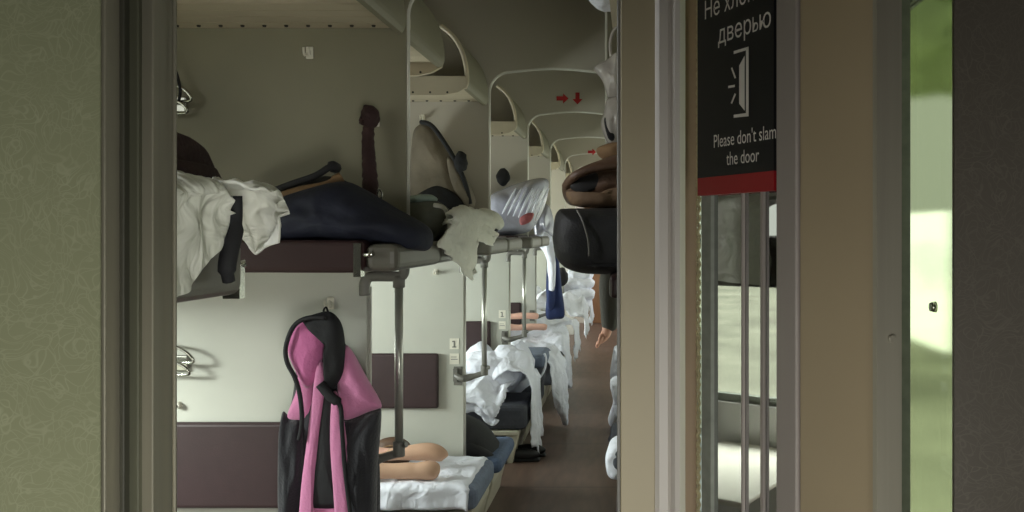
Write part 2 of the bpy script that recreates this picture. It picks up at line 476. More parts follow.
# floor skirting strip near the aisle
# ------------------------------------------------------------------ repeated carriage fittings
def copy_thing(root, dy, label):
    r = root.copy(); COL.objects.link(r); r.location = root.location + Vector((0, dy, 0)); r['label'] = label
    for ch in list(root.children):
        c = ch.copy(); COL.objects.link(c); c.parent = r; c.matrix_parent_inverse = ch.matrix_parent_inverse
        for g in ch.children:
            d = g.copy(); COL.objects.link(d); d.parent = c; d.matrix_parent_inverse = g.matrix_parent_inverse
    return r

# upper bunks ---------------------------------------------------------------
ZB0, ZB1 = 1.283, 1.385
def upper_berth(y0, y1, xe, label, cap_side):
    t = thing('upper_berth', (xe, (y0 + y1) / 2, ZB0), label, 'bunk', 'upper bunks of the carriage')
    b = obj('bunk_board', BX((XL + .02, y0, ZB0), (xe - .105, y1, ZB1)), M['berth'], bevel=.018)
    c = obj('end_cap', BX((xe - .105, y0 + .004, ZB0 + .004), (xe, y1 - .004, ZB1 - .012)), M['berthgrey'], bevel=.025)
    hy = y0 if cap_side == 'n' else y1
    bm = bmesh.new(); box(bm, (xe - .135, y0 - .006, ZB0 - .012), (xe - .112, y0 + .03, ZB1 - .01)); tube(bm, [(xe - .10, y0 - .004, ZB0 + .055), (xe - .07, y0 - .012, ZB0 + .06)], .008, 8)
    l = obj('latch', bm, M['chrome'])
    adopt(t, b, c, l); return t
ub1 = upper_berth(2.60, 3.19, -.735, 'maroon upper bunk under the navy jacket and white sheet on the nearest wall', 'n')
ub1f = upper_berth(3.25, 3.85, -.755, 'upper bunk behind the nearest wall holding the grey rolled mattress', 'n')
copy_thing(ub1f, 4.40 - 3.25, 'upper bunk under the taupe bag with a white sheet hanging down')
copy_thing(ub1f, 5.05 - 3.25, 'upper bunk just before the film-wrapped bundle')
copy_thing(ub1f, 6.19 - 3.25, 'upper bunk carrying the film-wrapped bundle')
copy_thing(ub1f, 6.85 - 3.25, 'upper bunk just behind the film-wrapped bundle')
copy_thing(ub1f, 7.99 - 3.25, 'farthest upper bunk above the hanging navy coat')
# nearest bunk, seen by its grey end behind the door frame
t = thing('upper_berth', (-.93, 1.72, ZB0), 'grey ended upper bunk nearest the doorway, half hidden by the door frame', 'bunk', 'upper bunks of the carriage')
b = obj('bunk_board', BX((XL, 1.3992, 1.262), (-1.03, 2.0, ZB1 + .01)), M['berthgrey'], bevel=.02)
c = obj('end_cap', BX((-1.03, 1.3992, 1.262), (-.93, 2.0, ZB1 + .01)), M['berthgrey'], bevel=.025)
bm = bmesh.new(); a0 = at(233, 302, 1.99)
box(bm, (a0.x - .022, 1.985, 1.252), (a0.x + .018, 2.012, 1.33)); tube(bm, [(a0.x, 2.0, 1.33), (a0.x + .02, 2.012, 1.335)], .01, 8)
l = obj('latch', bm, M['chrome'])
adopt(t, b, c, l)

# luggage shelves ------------------------------------------------------------
def shelf(y0, y1, label, near=True):
    t = thing('luggage_shelf', (-1.5, (y0 + y1) / 2, 2.17), label, 'shelf', 'luggage shelves along the left')
    bm = bmesh.new(); n = 7; w = (y1 - y0) / n
    for k in range(n):
        box(bm, (XL + .02, y0 + k * w + .003, 2.185), (-.90, y0 + (k + 1) * w - .003, 2.205))
    for k in range(24):
        xx = -.98 - k * .082; yy = y1 - .045 if near else y0 + .045
        tube(bm, [(xx, yy, 2.187), (xx, yy, 2.179)], [.009, .006], 8, mi=1)
    b = obj('slat_panel', bm, [M['shelf'], M['screw']])
    prof = [(-.885, 2.165), (-.872, 2.20), (-.878, 2.28), (-.90, 2.36), (-.945, 2.435), (-1.01, 2.49)]
    ps = cr([(a, 0, z) for a, z in prof], 16)
    outer = [(p.x, p.z) for p in ps]; inner = [(p.x - .018, p.z - .004) for p in ps][::-1]
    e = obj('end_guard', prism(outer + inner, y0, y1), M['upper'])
    ft = tube
    bm = bmesh.new(); tube(bm, [(p.x - .008, y0, p.z) for p in ps], .012, 8)
    rim = obj('rim', bm, M['shelf'])
    yf = y0 if near else y1
    bm = prism([(XL + .02, 2.125), (-1.0, 2.125), (-.93, 2.14), (-.885, 2.165), (-.885, 2.225), (XL + .02, 2.235)], yf - .012, yf + .012)
    for k in range(12):
        tube(bm, [(-.98 - k * .09, yf - .014, 2.14), (-.98 - k * .09, yf - .010, 2.14)], .006, 6, mi=1)
    f = obj('front_rail', bm, [M['shelf'], M['screw']])
    adopt(t, b, e, f); adopt(e, rim); return t
s1 = shelf(2.60, 3.195, 'slatted cream luggage shelf at the top of the nearest wall')
s2 = shelf(3.25, 3.85, 'luggage shelf end just behind the nearest wall', near=False)
copy_thing(s1, 1.8, 'curved luggage shelf high above the taupe hanging bag')
copy_thing(s1, 3.6, 'curved luggage shelf above the film-wrapped bundle')
copy_thing(s1, 5.4, 'small curved luggage shelf, third along the aisle')
copy_thing(s1, 7.2, 'small curved luggage shelf, fourth along the aisle')
copy_thing(s1, 9.0, 'farthest small curved luggage shelf')

# grab poles -----------------------------------------------------------------
def pole(y, label):
    t = thing('grab_pole', (-.893, y - .02, .55), label, 'pole', 'grab poles at the partition edges')
    yy = y - .022
    p = obj('pole', TB([(-.893, yy, .57), (-.893, yy, 1.225)], .0155, 16), M['polem'])
    bm = bmesh.new()
    tube(bm, cr([(XLOW, yy, 1.17), (XLOW, yy, 1.215), (XLOW + .015, yy, 1.238), (XLOW + .04, yy, 1.242), (-.893, yy, 1.242), (-.880, yy, 1.246), (XUP, yy, 1.27), (XUP, yy, 1.36)], 28), .02, 10)
    tube(bm, [(-.893, yy, 1.20), (-.893, yy, 1.245)], .023, 12)
    u = obj('upper_bracket', bm, M['greyp'])
    bm = bmesh.new()
    box(bm, (XLOW - .055, y - .012, .50), (XLOW - .005, y - .0005, .61))
    box(bm, (XLOW - .055, y - .03, .525), (XLOW - .03, y - .012, .60))
    tube(bm, cr([(XLOW - .04, yy, .56), (XLOW, yy - .02, .545), (XLOW + .04, yy, .548), (-.893, yy, .575)], 14), [.018] * 5 + [.021] * 5 + [.016] * 4, 10)
    tube(bm, [(-.893, yy, .562), (-.893, yy, .618)], .022, 14)
    tube(bm, [(-.893, yy, .60), (-.862, yy - .01, .61)], .012, 8)
    l = obj('lower_bracket', bm, M['greyp'], bevel=.003)
    adopt(t, p, u, l); return t
p1 = pole(P[1], 'chrome grab pole beside the pink and black jacket')
copy_thing(p1, 1.8, 'second chrome grab pole, under the draped white sheet')
copy_thing(p1, 3.6, 'third grab pole, under the film-wrapped bundle')
copy_thing(p1, 5.4, 'fourth grab pole, next to the hanging navy coat')
copy_thing(p1, 7.2, 'farthest grab pole, beyond the navy coat')

# lower benches --------------------------------------------------------------
XE = -.845
ZS = -.055                                # top of the seat board
def bench(y0, y1, label):
    t = thing('lower_bench', (-1.5, (y0 + y1) / 2, ZF), label, 'bench', 'lower benches on the left')
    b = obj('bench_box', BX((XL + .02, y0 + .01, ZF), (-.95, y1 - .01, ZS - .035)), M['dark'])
    bm = prism([(-.95, ZF), (-.905, ZF), (-.89, ZF + .08), (XE - .015, ZS - .06), (XE - .015, ZS - .035), (-.95, ZS - .035)], y0 + .02, y1 - .02)
    e = obj('end_panel', bm, M['base'], bevel=.006)
    c = obj('seat_board', BX((XL + .02, y0, ZS - .035), (XE - .01, y1, ZS)), M['base'], bevel=.008)
    adopt(t, b, e, c); return t
b1 = bench(3.25, 3.85, 'lower bench just behind the nearest wall, at the bottom edge')
copy_thing(b1, 4.38 - 3.25, 'lower bench under the person with tan socks')
copy_thing(b1, 5.05 - 3.25, 'lower bench under the black garment and quilted blue mattress')
copy_thing(b1, 6.18 - 3.25, 'lower bench under the heaped white sheet and dark mattress')
copy_thing(b1, 6.85 - 3.25, 'lower bench under the folded grey mattress')
copy_thing(b1, 7.98 - 3.25, 'lower bench under the far bare feet')
copy_thing(b1, 8.65 - 3.25, 'lower bench just beyond the far bare feet')
copy_thing(b1, 9.78 - 3.25, 'last but one lower bench at the end of the aisle')
copy_thing(b1, 10.45 - 3.25, 'last lower bench at the end of the aisle')

# wall pads ------------------------------------------------------------------
def wallpad(i, x0, x1, label):
    y = P[i]
    return tag(obj('backrest_pad', BX((x0, y - .035, .365), (x1, y - .0006, .69)), M['pad'], bevel=.014), label, 'backrest', 'maroon backrest pads')
wallpad(1, -2.8, -1.13, 'wide maroon backrest pad along the nearest wall, behind the jacket')
wallpad(2, -1.70, -1.165, 'maroon backrest pad behind the chrome pole and socked feet')
wallpad(3, -1.70, -1.165, 'maroon backrest pad seen beyond the second pole')
wallpad(4, -1.70, -1.165, 'small maroon backrest pad seen beyond the third pole')
wallpad(5, -1.70, -1.165, 'tiny farthest maroon backrest pad')

# seat number stickers --------------------------------------------------------
def stickers(i):
    y = P[i] - .001
    for z, sym in ((.745, True), (.655, False)):
        bm = bmesh.new(); x = -1.075
        box(bm, (x - .028, y - .0015, z - .032), (x + .028, y, z + .032))
        if sym:
            box(bm, (x - .004, y - .003, z - .02), (x + .004, y - .0015, z + .018), 1); box(bm, (x - .012, y - .003, z + .010), (x - .004, y - .0015, z + .018), 1); box(bm, (x - .012, y - .003, z - .022), (x + .012, y - .0015, z - .016), 1)
        else:
            box(bm, (x - .02, y - .003, z - .004), (x + .02, y - .0015, z), 1); box(bm, (x - .02, y - .003, z + .010), (x + .014, y - .0015, z + .013), 1)
        tag(obj('berth_sticker', bm, [M['white'], M['greyp']]), 'small white %s sticker on the %s cream partition edge' % ('seat number' if sym else 'lower information', ORD[i]), 'sticker')
stickers(2); stickers(3)

# red arrows ------------------------------------------------------------------
def arrow(c, d, y, s, label):
    pts = [(-1, .35), (.1, .35), (.1, .85), (1, 0), (.1, -.85), (.1, -.35), (-1, -.35)]
    a = math.atan2(d[1], d[0])
    poly = [(c[0] + s * (p[0] * math.cos(a) - p[1] * math.sin(a)), c[1] + s * (p[0] * math.sin(a) + p[1] * math.cos(a))) for p in pts]
    tag(obj('arrow_sign', prism(poly, y - .003, y - .0005), M['red']), label, 'sign')
q = at(562.5, 98.5, P[3]); arrow((q.x, q.z), (1, 0), P[3], .048, 'red arrow pointing right over the aisle arch')
q = at(577.5, 98.5, P[3]); arrow((q.x, q.z), (0, -1), P[3], .048, 'red arrow pointing down over the aisle arch')
q = at(592, 152, P[5]); arrow((q.x, q.z), (1, 0), P[5], .05, 'tiny red arrow on the far arch')

# wall hooks ------------------------------------------------------------------
def hook(px, py, y, label, s=1.0, m='white'):
    s *= .78
    q = at(px, py, y)
    t = thing('coat_hook', (q.x, y, q.z), label, 'hook', 'coat hooks on the walls')
    bm = bmesh.new(); box(bm, (q.x - .018 * s, y - .008, q.z - .03 * s), (q.x + .018 * s, y - .0005, q.z + .03 * s))
    a = obj('plate', bm, M[m], bevel=.004)
    bm = bmesh.new()
    for k in (-.011 * s, .011 * s):
        tube(bm, cr([(q.x + k * .4, y - .006, q.z + .005), (q.x + k, y - .035 * s, q.z - .018 * s), (q.x + k, y - .05 * s, q.z - .005 * s), (q.x + k, y - .052 * s, q.z + .016 * s)], 12), .006 * s, 8)
    b = obj('prong', bm, M[m]); adopt(t, a, b)
hook(310, 53, P[1], 'white double coat hook alone high on the nearest wall')
hook(331, 303, P[1], 'white coat hook carrying the pink and black jacket')
hook(377, 122, P[1], 'white hook behind the dark knotted strap', .8)
hook(423, 118, P[2], 'hook carrying the taupe bag on the second wall', .9)
hook(436, 272, P[2], 'small hook beneath the hanging white sheet on the second wall', .8)
q = at(179, 405, P[1])
bm = bmesh.new(); tube(bm, [(q.x, P[1] - .001, q.z), (q.x, P[1] - .02, q.z)], [.014, .011], 12); tube(bm, [(q.x, P[1] - .02, q.z), (q.x, P[1] - .024, q.z)], .005, 8, mi=1)
tag(obj('bunk_stop', bm, [M['white'], M['screw']]), 'small round white stud just above the wide maroon backrest', 'stud')

# folding chrome hangers -------------------------------------------------------
def hanger(px, py, label, cord):
    y = P[1]; q = at(px, py, y)
    t = thing('folding_hanger', (q.x, y, q.z), label, 'hanger')
    bm = bmesh.new(); box(bm, (q.x - .07, y - .014, q.z - .05), (q.x + .015, y - .001, q.z + .012))
    a = obj('plate', bm, M['chrome'], bevel=.006)
    bm = bmesh.new()
    for s, dz in ((1, 0), (.72, -.045)):
        tube(bm, cr([(q.x - .1, y - .03, q.z + .055 * s + dz), (q.x - .03, y - .05, q.z + .055 * s + dz), (q.x + .03 * s, y - .055, q.z + .03 * s + dz), (q.x + .055 * s, y - .05, q.z - .005 + dz), (q.x + .01, y - .04, q.z - .012 + dz), (q.x - .1, y - .03, q.z - .012 + dz)], 30), .006, 8)
    b = obj('wire_loop', bm, M['chrome']); adopt(t, a, b)
    if cord:
        bm = bmesh.new()
        tube(bm, cr([(q.x - .09, y - .03, q.z + .155), (q.x - .04, y - .05, q.z + .15), (q.x, y - .06, q.z + .10), (q.x + .018, y - .06, q.z + .03), (q.x + .005, y - .05, q.z - .02)], 24), .0055, 8)
        adopt(t, obj('cord', bm, M['black']))
hanger(184, 100, 'chrome folding hanger with dark looped cord high on the nearest wall', True)
hanger(186, 358, 'chrome folding wire hanger above the wide maroon backrest', False)

# ------------------------------------------------------------------ things on the nearest wall and bunk
# pink and black fleece jacket on its hook
J = 3.05
jq = at(331, 312, J)
jk = thing('fleece_jacket', (jq.x, J, jq.z), 'pink and charcoal hooded fleece jacket hanging from a hook', 'jacket')
parts = []
parts.append(obj('body', puff([(303,330),(330,326),(346,345),(362,400),(378,450),(380,512),(376,560),(330,572),(286,560),(280,512),(281,440),(292,400),(297,360)], J + .03, .05, .06, amp=.022, freq=(16, 10, 4), seed=2), M['char']))
parts.append(obj('left_shoulder', puff([(300,372),(296,392),(287,418),(301,421),(313,412),(312,380)], J - .015, .022, .03, amp=.004), M['pink']))
parts.append(obj('right_shoulder', puff([(345,346),(352,352),(366,378),(379,400),(381,408),(368,413),(345,421),(339,400),(338,370)], J - .005, .05, .05, amp=.008, freq=(14, 10, 8)), M['pink']))
parts.append(obj('left_sleeve', puff([(281,418),(290,417),(303,425),(304,470),(302,530),(298,556),(284,552),(279,500)], J - .02, .045, .05, amp=.02, freq=(18, 10, 4), seed=4), M['char']))
parts.append(obj('right_sleeve', puff([(344,420),(360,415),(379,408),(381,420),(377,470),(375,530),(368,560),(346,560),(344,500),(348,450)], J - .01, .055, .05, amp=.026, freq=(18, 10, 4), seed=6), M['char']))
parts.append(obj('left_front', puff([(318,360),(326,372),(325,400),(319,450),(313,512),(312,560),(298,560),(300,500),(307,440),(312,400)], J - .05, .02, .02, amp=.004, freq=(18, 10, 5)), M['pink']))
parts.append(obj('right_front', puff([(332,396),(338,394),(344,420),(350,470),(352,512),(353,560),(338,560),(334,500),(330,440)], J - .055, .022, .02, amp=.004, freq=(18, 10, 5)), M['pink']))
parts.append(obj('inner_placket', puff([(324,384),(332,390),(334,440),(335,500),(336,508),(305,504),(309,470),(316,425)], J - .048, .014, .02, amp=.004, freq=(18, 10, 5)), M['black']))
parts.append(obj('lower_lining', puff([(312,500),(336,503),(338,560),(304,560)], J - .035, .01, .02, amp=.003), M['pink']))
hood_in = puff([(298,322),(310,319),(320,328),(325,342),(322,362),(316,380),(306,388),(296,372),(288,352),(291,334)], J - .04, .03, .03, amp=.006, freq=(16, 12, 8), seed=1)
parts.append(obj('hood_lining', hood_in, M['pinkd']))
parts.append(obj('hood', puff([(302,320),(318,313),(331,312),(340,322),(344,345),(343,372),(334,388),(326,388),(325,360),(327,340),(318,326)], J - .05, .03, .06, amp=.008, freq=(14, 12, 8), seed=3), M['black']))
bm = bmesh.new()
tube(bm, cr([at(x, y, J - .075) for x, y in ((326,318),(308,318),(294,326),(286,346),(287,362),(295,378),(300,396),(302,420),(299,440))], 40), .0085, 8)
parts.append(obj('hood_binding', bm, M['black']))
bm = bmesh.new()
tube(bm, cr([at(x, y, J - .08) for x, y in ((320,384),(330,396),(340,406),(342,430),(345,470),(350,512),(352,545))], 40), [.018] * 12 + [.008] * 28, 8)
parts.append(obj('front_zip', bm, M['black']))
bm = bmesh.new(); hk = at(331, 303, 3.2)
tube(bm, cr([at(326, 318, J), (hk.x - .008, P[1] - .055, hk.z - .025), (hk.x, P[1] - .05, hk.z - .012), (hk.x + .01, P[1] - .055, hk.z - .03), at(334, 318, J)], 16), .004, 6)
parts.append(obj('hanging_loop', bm, M['black']))
adopt(jk, *parts)

# navy jacket pile on the near upper bunk
def onberth(name, bm, m, label, cat, group=None):
    return tag(obj(name, bm, m, smooth=True), label, cat, group)
onberth('navy_jacket', puff([(270,215),(285,197),(310,188),(335,182),(352,183),(372,194),(392,206),(415,219),(430,230),(433,243),(425,251),(405,248),(380,247),(340,242),(300,243),(272,240)], 2.80, .20, .28, amp=.03, freq=(9, 7, 12), seed=5, center=(345, 222)), M['navy'], 'crumpled navy jacket piled on the nearest upper bunk', 'jacket')
sb = thing('shoulder_bag', tuple(at(320, 195, 2.85)), 'dark shoulder bag with tan edging behind the navy jacket', 'bag')
a = obj('bag_body', puff([(262,196),(275,187),(300,182),(326,176),(348,182),(358,192),(352,208),(310,212),(270,210)], 2.95, .08, .1, amp=.012, freq=(14, 9, 12), seed=8), M['black'])
b = obj('strap', TB(cr([at(268, 193, 2.86), at(292, 184, 2.84), at(315, 176, 2.84), at(330, 167, 2.86), at(336, 168, 2.9)], 24), [.012] * 18 + [.02] * 6, 8), M['black'])
c = obj('edging', TB(cr([at(276, 198, 2.84), at(300, 191, 2.82), at(325, 186, 2.82), at(342, 178, 2.84)], 20), [.012, .014] + [.016] * 14 + [.022] * 4, 8), M['tan'])
adopt(sb, a, b, c)
# dark knotted strap hanging from the hook into the pile
kq = at(370, 118, 3.1)
st = thing('knotted_strap', tuple(kq), 'dark maroon knotted strap hanging from a hook to the navy jacket', 'strap')
a = obj('band', TB(cr([at(369, 122, 3.12), at(368, 140, 3.12), at(369, 160, 3.1), at(370, 178, 3.08), at(371, 200, 3.05)], 30), [.02 + .006 * noise.noise(Vector((k * .7, 0, 0))) + .00035 * k for k in range(30)], 12), M['maroon'])
b = obj('knot', blob(tuple(at(369, 117, 3.12)), (.034, .03, .042), .01, (24, 24, 24), 3), M['maroon'], smooth=True)
c = obj('loose_end', TB([at(364, 122, 3.1), at(360, 119, 3.1)], [.014, .008], 8), M['maroon'])
bm = bmesh.new(); tube(bm, cr([at(379, 188, 3.02), at(382, 193, 3.02), at(381, 198, 3.02), at(378, 196, 3.02), at(379, 188, 3.02)], 16), .004, 6)
d = obj('buckle', bm, M['chrome'])
adopt(st, a, b, c, d)
# dark clothes at the left above the sheet
onberth('dark_clothes', puff([(140,196),(140,150),(164,128),(174,140),(176,158),(186,162),(193,180),(190,196)], 2.02, .1, .2, amp=.02, freq=(14, 10, 12), seed=9), M['maroon'], 'dark brown clothes heaped behind the white sheet at the door frame', 'clothes')
# white sheet over the nearest berth (two lobes)
def hb_(px, py, x=-.895): return at(px, py, -x * F / (635 - px))
def tp_(x, y, z): return Vector((x, y, z))
ctrl = [
 [tp_(-1.35, 1.30, 1.47), tp_(-1.1, 1.32, 1.50), hb_(128,190), hb_(128,235), hb_(128,275), hb_(128,312)],
 [tp_(-1.35, 1.55, 1.50), tp_(-1.1, 1.55, 1.53), hb_(170,186), hb_(172,225), hb_(173,262), hb_(174,299)],
 [tp_(-1.35, 1.70, 1.48), tp_(-1.1, 1.70, 1.53), hb_(188,184), hb_(192,218), hb_(194,256), hb_(194,290)],
 [tp_(-1.35, 1.83, 1.47), tp_(-1.12, 1.83, 1.53), hb_(206,184), hb_(212,212), hb_(210,240), hb_(207,268)],
 [tp_(-1.35, 1.92, 1.45), tp_(-1.14, 1.92, 1.52), hb_(218,187), hb_(226,210), hb_(226,232), hb_(217,256)],
 [tp_(-1.35, 1.98, 1.42), tp_(-1.16, 1.98, 1.48), hb_(224,192), hb_(233,212), hb_(233,232), hb_(224,250)],
]
t = thing('bed_sheet', tuple(at(230, 200, 2.0)), 'cream white sheet bunched over the nearest bunk beside the door frame', 'sheet')
a = solid(obj('hanging_fold', cloth(ctrl, 44, 50, .022, (10, 10, 6), 3), M['sheetw']))
ctrl = [
 [at(212,183,1.85), at(216,183,2.04), at(228,200,2.09), at(236,225,2.08), at(238,240,2.07)],
 [at(232,186,1.85), at(236,186,2.05), at(244,206,2.10), at(248,230,2.10), at(247,250,2.08)],
 [at(250,189,1.85), at(256,188,2.05), at(262,206,2.11), at(264,232,2.11), at(258,256,2.09)],
 [at(262,190,1.85), at(268,190,2.05), at(278,206,2.08), at(280,228,2.09), at(272,249,2.08)],
 [at(266,192,1.86), at(276,198,2.05), at(284,212,2.05), at(286,228,2.05), at(280,243,2.05)],
]
b = solid(obj('corner_fold', cloth(ctrl, 40, 40, .022, (11, 11, 9), 7), M['sheetw']))
adopt(t, a, b)
# black strap hanging from that berth
bm = bmesh.new()
tube(bm, cr([hb_(236,196,-.9), hb_(236,222,-.9), hb_(230,250,-.9), hb_(227,268,-.9), hb_(229,281,-.9)], 20), [.014] * 6 + [.02] * 10 + [.014] * 4, 8)
tag(obj('black_strap', bm, M['black']), 'black strap between the folds of the cream sheet on the nearest bunk', 'strap')

# ------------------------------------------------------------------ second compartment: upper things
hb = thing('hanging_bag', tuple(at(425, 125, 4.9)), 'taupe and black bag hanging high on the second wall', 'bag')
a = obj('bag_body', puff([(412,140),(420,124),(430,122),(440,132),(450,150),(462,170),(472,190),(475,204),(465,212),(440,214),(412,208)], 4.86, .09, .1, amp=.03, freq=(7, 7, 4), seed=11), M['beigebag'])
b = obj('strap', TB(cr([at(421, 122, 4.82), at(432, 126, 4.78), at(446, 145, 4.77), at(458, 166, 4.77), at(466, 186, 4.77), at(470, 204, 4.78)], 30), .014, 8), M['black'])
c = obj('clip', blob(tuple(at(461, 162, 4.76)), (.035, .03, .06), .008, (20, 20, 20), 1), M['black'], smooth=True)
d = obj('pale_panel', puff([(447,158),(454,162),(464,185),(470,200),(466,208),(457,196),(450,178)], 4.77, .012, .02, amp=.006, seed=3), M['beigebag'])
e = obj('dark_pocket', puff([(412,200),(425,190),(440,186),(458,196),(464,210),(440,215),(412,212)], 4.76, .02, .03, amp=.01, seed=5), M['black'])
adopt(hb, a, b, c, d, e)
hookloop = None
# grey rolled mattress on the berth behind the nearest wall
rm = thing('rolled_mattress', tuple(at(430, 230, 3.55)), 'dark grey green rolled mattress with pale piping on the bunk behind the nearest wall', 'mattress')
a = obj('roll', puff([(395,210),(405,200),(425,199),(441,203),(450,214),(451,230),(446,243),(436,247.5),(400,247.5)], 3.6, .18, .22, amp=.008, freq=(10, 10, 10), seed=2), mat('grey_green_roll', (92, 94, 84), .8, var=.12, bump=.3, bscale=60), smooth=True)
b = obj('piping', TB(cr([at(434, 205, 3.44), at(444, 208, 3.43), at(449, 220, 3.42), at(449, 234, 3.42), at(443, 246, 3.43), at(436, 250, 3.44)], 30), .009, 8), M['sheetw'])
adopt(rm, a, b)
onberth('folded_towel', puff([(405,200),(418,195),(432,195),(436,200),(425,205),(408,206)], 3.6, .12, .12, amp=.01, seed=4), M['teal'], 'pale teal towel lying on top of the grey rolled mattress', 'towel')
# white sheet hanging over the aisle ends of the upper bunks
def hx(px, py, x=-.715): return at(px, py, -x * F / (635 - px))
ctrl = [
 [Vector((-.80, 3.52, 1.43)), hx(450,217), hx(445,232), hx(440,246)],
 [Vector((-.80, 3.60, 1.45)), hx(455,213), hx(454,238), hx(456,262)],
 [Vector((-.82, 3.75, 1.46)), hx(463,211), hx(464,245), hx(469,278)],
 [Vector((-.84, 3.95, 1.44)), hx(473,212), hx(474,242), hx(474,277)],
 [Vector((-.86, 4.20, 1.44)), hx(483,214), hx(482,228), hx(476,243)],
 [Vector((-.88, 4.45, 1.43)), hx(490,217), hx(496,236), hx(492,246)],
]
t = solid(obj('hanging_sheet', cloth(ctrl, 50, 44, .022, (10, 10, 5), 12), M['sheetw']))
tag(t, 'crumpled white sheet hanging to a point from the upper bunk ends', 'sheet')
onberth('folded_sheet', puff([(474,212),(484,208),(497,213),(503,224),(499,230),(492,222),(480,218)], 4.62, .1, .2, amp=.012, seed=4), M['sheetw'], 'small white folded cloth beside the film-wrapped bundle', 'cloth')
onberth('black_garment', puff([(455,215),(470,209),(485,210),(494,216),(498,230),(490,236),(480,236),(455,236)], 4.66, .12, .2, amp=.012, seed=4), M['black'], 'dark garment under the small white folded cloth on the second bunk', 'garment')
# film wrapped bundle on third berth
fb = thing('wrapped_bundle', tuple(at(520, 210, 6.4)), 'clear film wrapped bundle with silver streaks on the third upper bunk', 'bundle')
def zc(bm):
    return bm
a = obj('bundle', puff([(488,200),(505,188),(525,181),(543,178),(549,184),(545,205),(537,222),(528,232),(505,236),(488,236)], 6.42, .26, .3, amp=.05, freq=(7, 7, 3), seed=15), M['film'], smooth=True)
bm = bmesh.new()
for k in range(7):
    x0 = 510 + k * 5.5
    tube(bm, cr([at(x0 - 8, 214 + k * 1.2, 6.14), at(x0, 200, 6.12), at(x0 + 6, 188, 6.15)], 12), [.003 + .007 * math.sin(PI * j / 11) for j in range(12)], 6)
b = obj('film_fold', bm, M['sheet'])
c = obj('red_print', puff([(520,218),(528,213),(534,214),(530,222),(521,225)], 6.12, .015, .03, amp=.003), mat('faded_red', (158, 84, 88), .6, var=.1))
adopt(fb, a, b, c)
q = at(503, 177, 6.72)
onberth('dark_hat', blob((q.x, q.y, q.z), (.05, .045, .065), .012, (14, 14, 14), 3), M['black'], 'small dark hat hung on the third wall above the film-wrapped bundle', 'cap')
# hanging white sheets further along
def hang(pts, m, label, name='hanging_sheet', cat='sheet', amp=.03, seed=1.):
    return tag(solid(obj(name, cloth(pts, 34, 26, amp, (8, 8, 4), seed), m)), label, cat)
hang([[at(536,222,8.2), at(536,240,8.0), at(548,262,7.97), at(549,290,7.97)],
      [at(543,220,8.2), at(545,240,7.97), at(552,262,7.93), at(553,291,7.95)],
      [at(549,221,8.2), at(553,240,7.95), at(555,258,7.93), at(555,286,7.95)]], M['sheet'], 'white sheet hanging down beside the third grab pole', seed=4)
onberth('crumpled_bag', puff([(533,214),(540,205),(549,206),(554,222),(553,236),(545,232),(536,238)], 7.6, .14, .2, amp=.04, freq=(9, 9, 5), seed=21), M['film'], 'pale crumpled plastic bag on the upper bunk behind the film-wrapped bundle', 'bag')
# navy coat
nc = thing('navy_coat', tuple(at(556, 258, 8.4)), 'long navy blue coat hanging beside the aisle beyond the third pole', 'coat')
a = obj('coat_body', puff([(548,262),(552,256),(558,257),(560,270),(562,290),(564,304),(564,317),(556,319),(546,317),(547,290)], 8.45, .06, .07, amp=.02, freq=(14, 8, 3), seed=3), M['navyc'])
b = obj('sleeve', puff([(547,268),(551,264),(554,280),(555,300),(553,309),(548,308),(546,290)], 8.37, .05, .05, amp=.012, freq=(14, 8, 3), seed=6), M['navyc'])
adopt(nc, a, b)

# ------------------------------------------------------------------ beds along the left
def mattress(y0, y1, z0, z1, m, label, x1=XE, x0=XL + .05):
    o = obj('mattress', BX((x0, y0, z0), (x1, y1, z1)), M[m], bevel=.04)
    return tag(o, label, 'mattress')
Z0 = ZS + .001
mattress(3.26, 3.84, Z0, .06, 'mattress2', 'dark mattress end at the bottom edge below the socked feet')
mattress(4.39, 4.97, Z0, .075, 'mattress', 'blue grey mattress under the person with tan socks', x1=-.828)
mattress(5.06, 5.64, Z0, .045, 'quilt', 'quilted blue mattress under the black garment', x1=-.805)
mattress(6.19, 6.74, Z0, .13, 'mattress2', 'dark grey mattress under the heaped white sheet', x1=-.80)
mattress(6.86, 7.44, Z0, .16, 'mattress2', 'grey mattress lying under the folded one', x1=-.80)
mattress(7.99, 8.55, Z0, .30, 'mattress2', 'mattress under the far bare feet', x1=-.72)
# sheet under the socked feet
tag(solid(obj('bed_sheet', bed_sheet(-1.9, -.885, 4.395, 4.95, .083, dx=.02, dy=.12, seed=2, amp=.018, ragged=.5, freq=(6, 6, 6)), M['sheet'])), 'white bed sheet under the feet in tan socks', 'sheet')
# black garment on the quilted mattress
bg_ = thing('black_garment', (-.95, 5.35, .05), 'black garment lying on the quilted blue mattress', 'garment')
a = obj('body', puff([(440,416),(455,414),(472,420),(482,427),(492,437),(500,450),(505,461),(497,466),(480,470),(440,468)], 5.32, .2, .22, amp=.02, seed=5, power=3), M['black'])
b = obj('sleeve', puff([(462,440),(476,444),(490,452),(502,463),(498,469),(480,470),(460,462)], 5.14, .05, .06, amp=.012, seed=8), M['black'])
adopt(bg_, a, b)
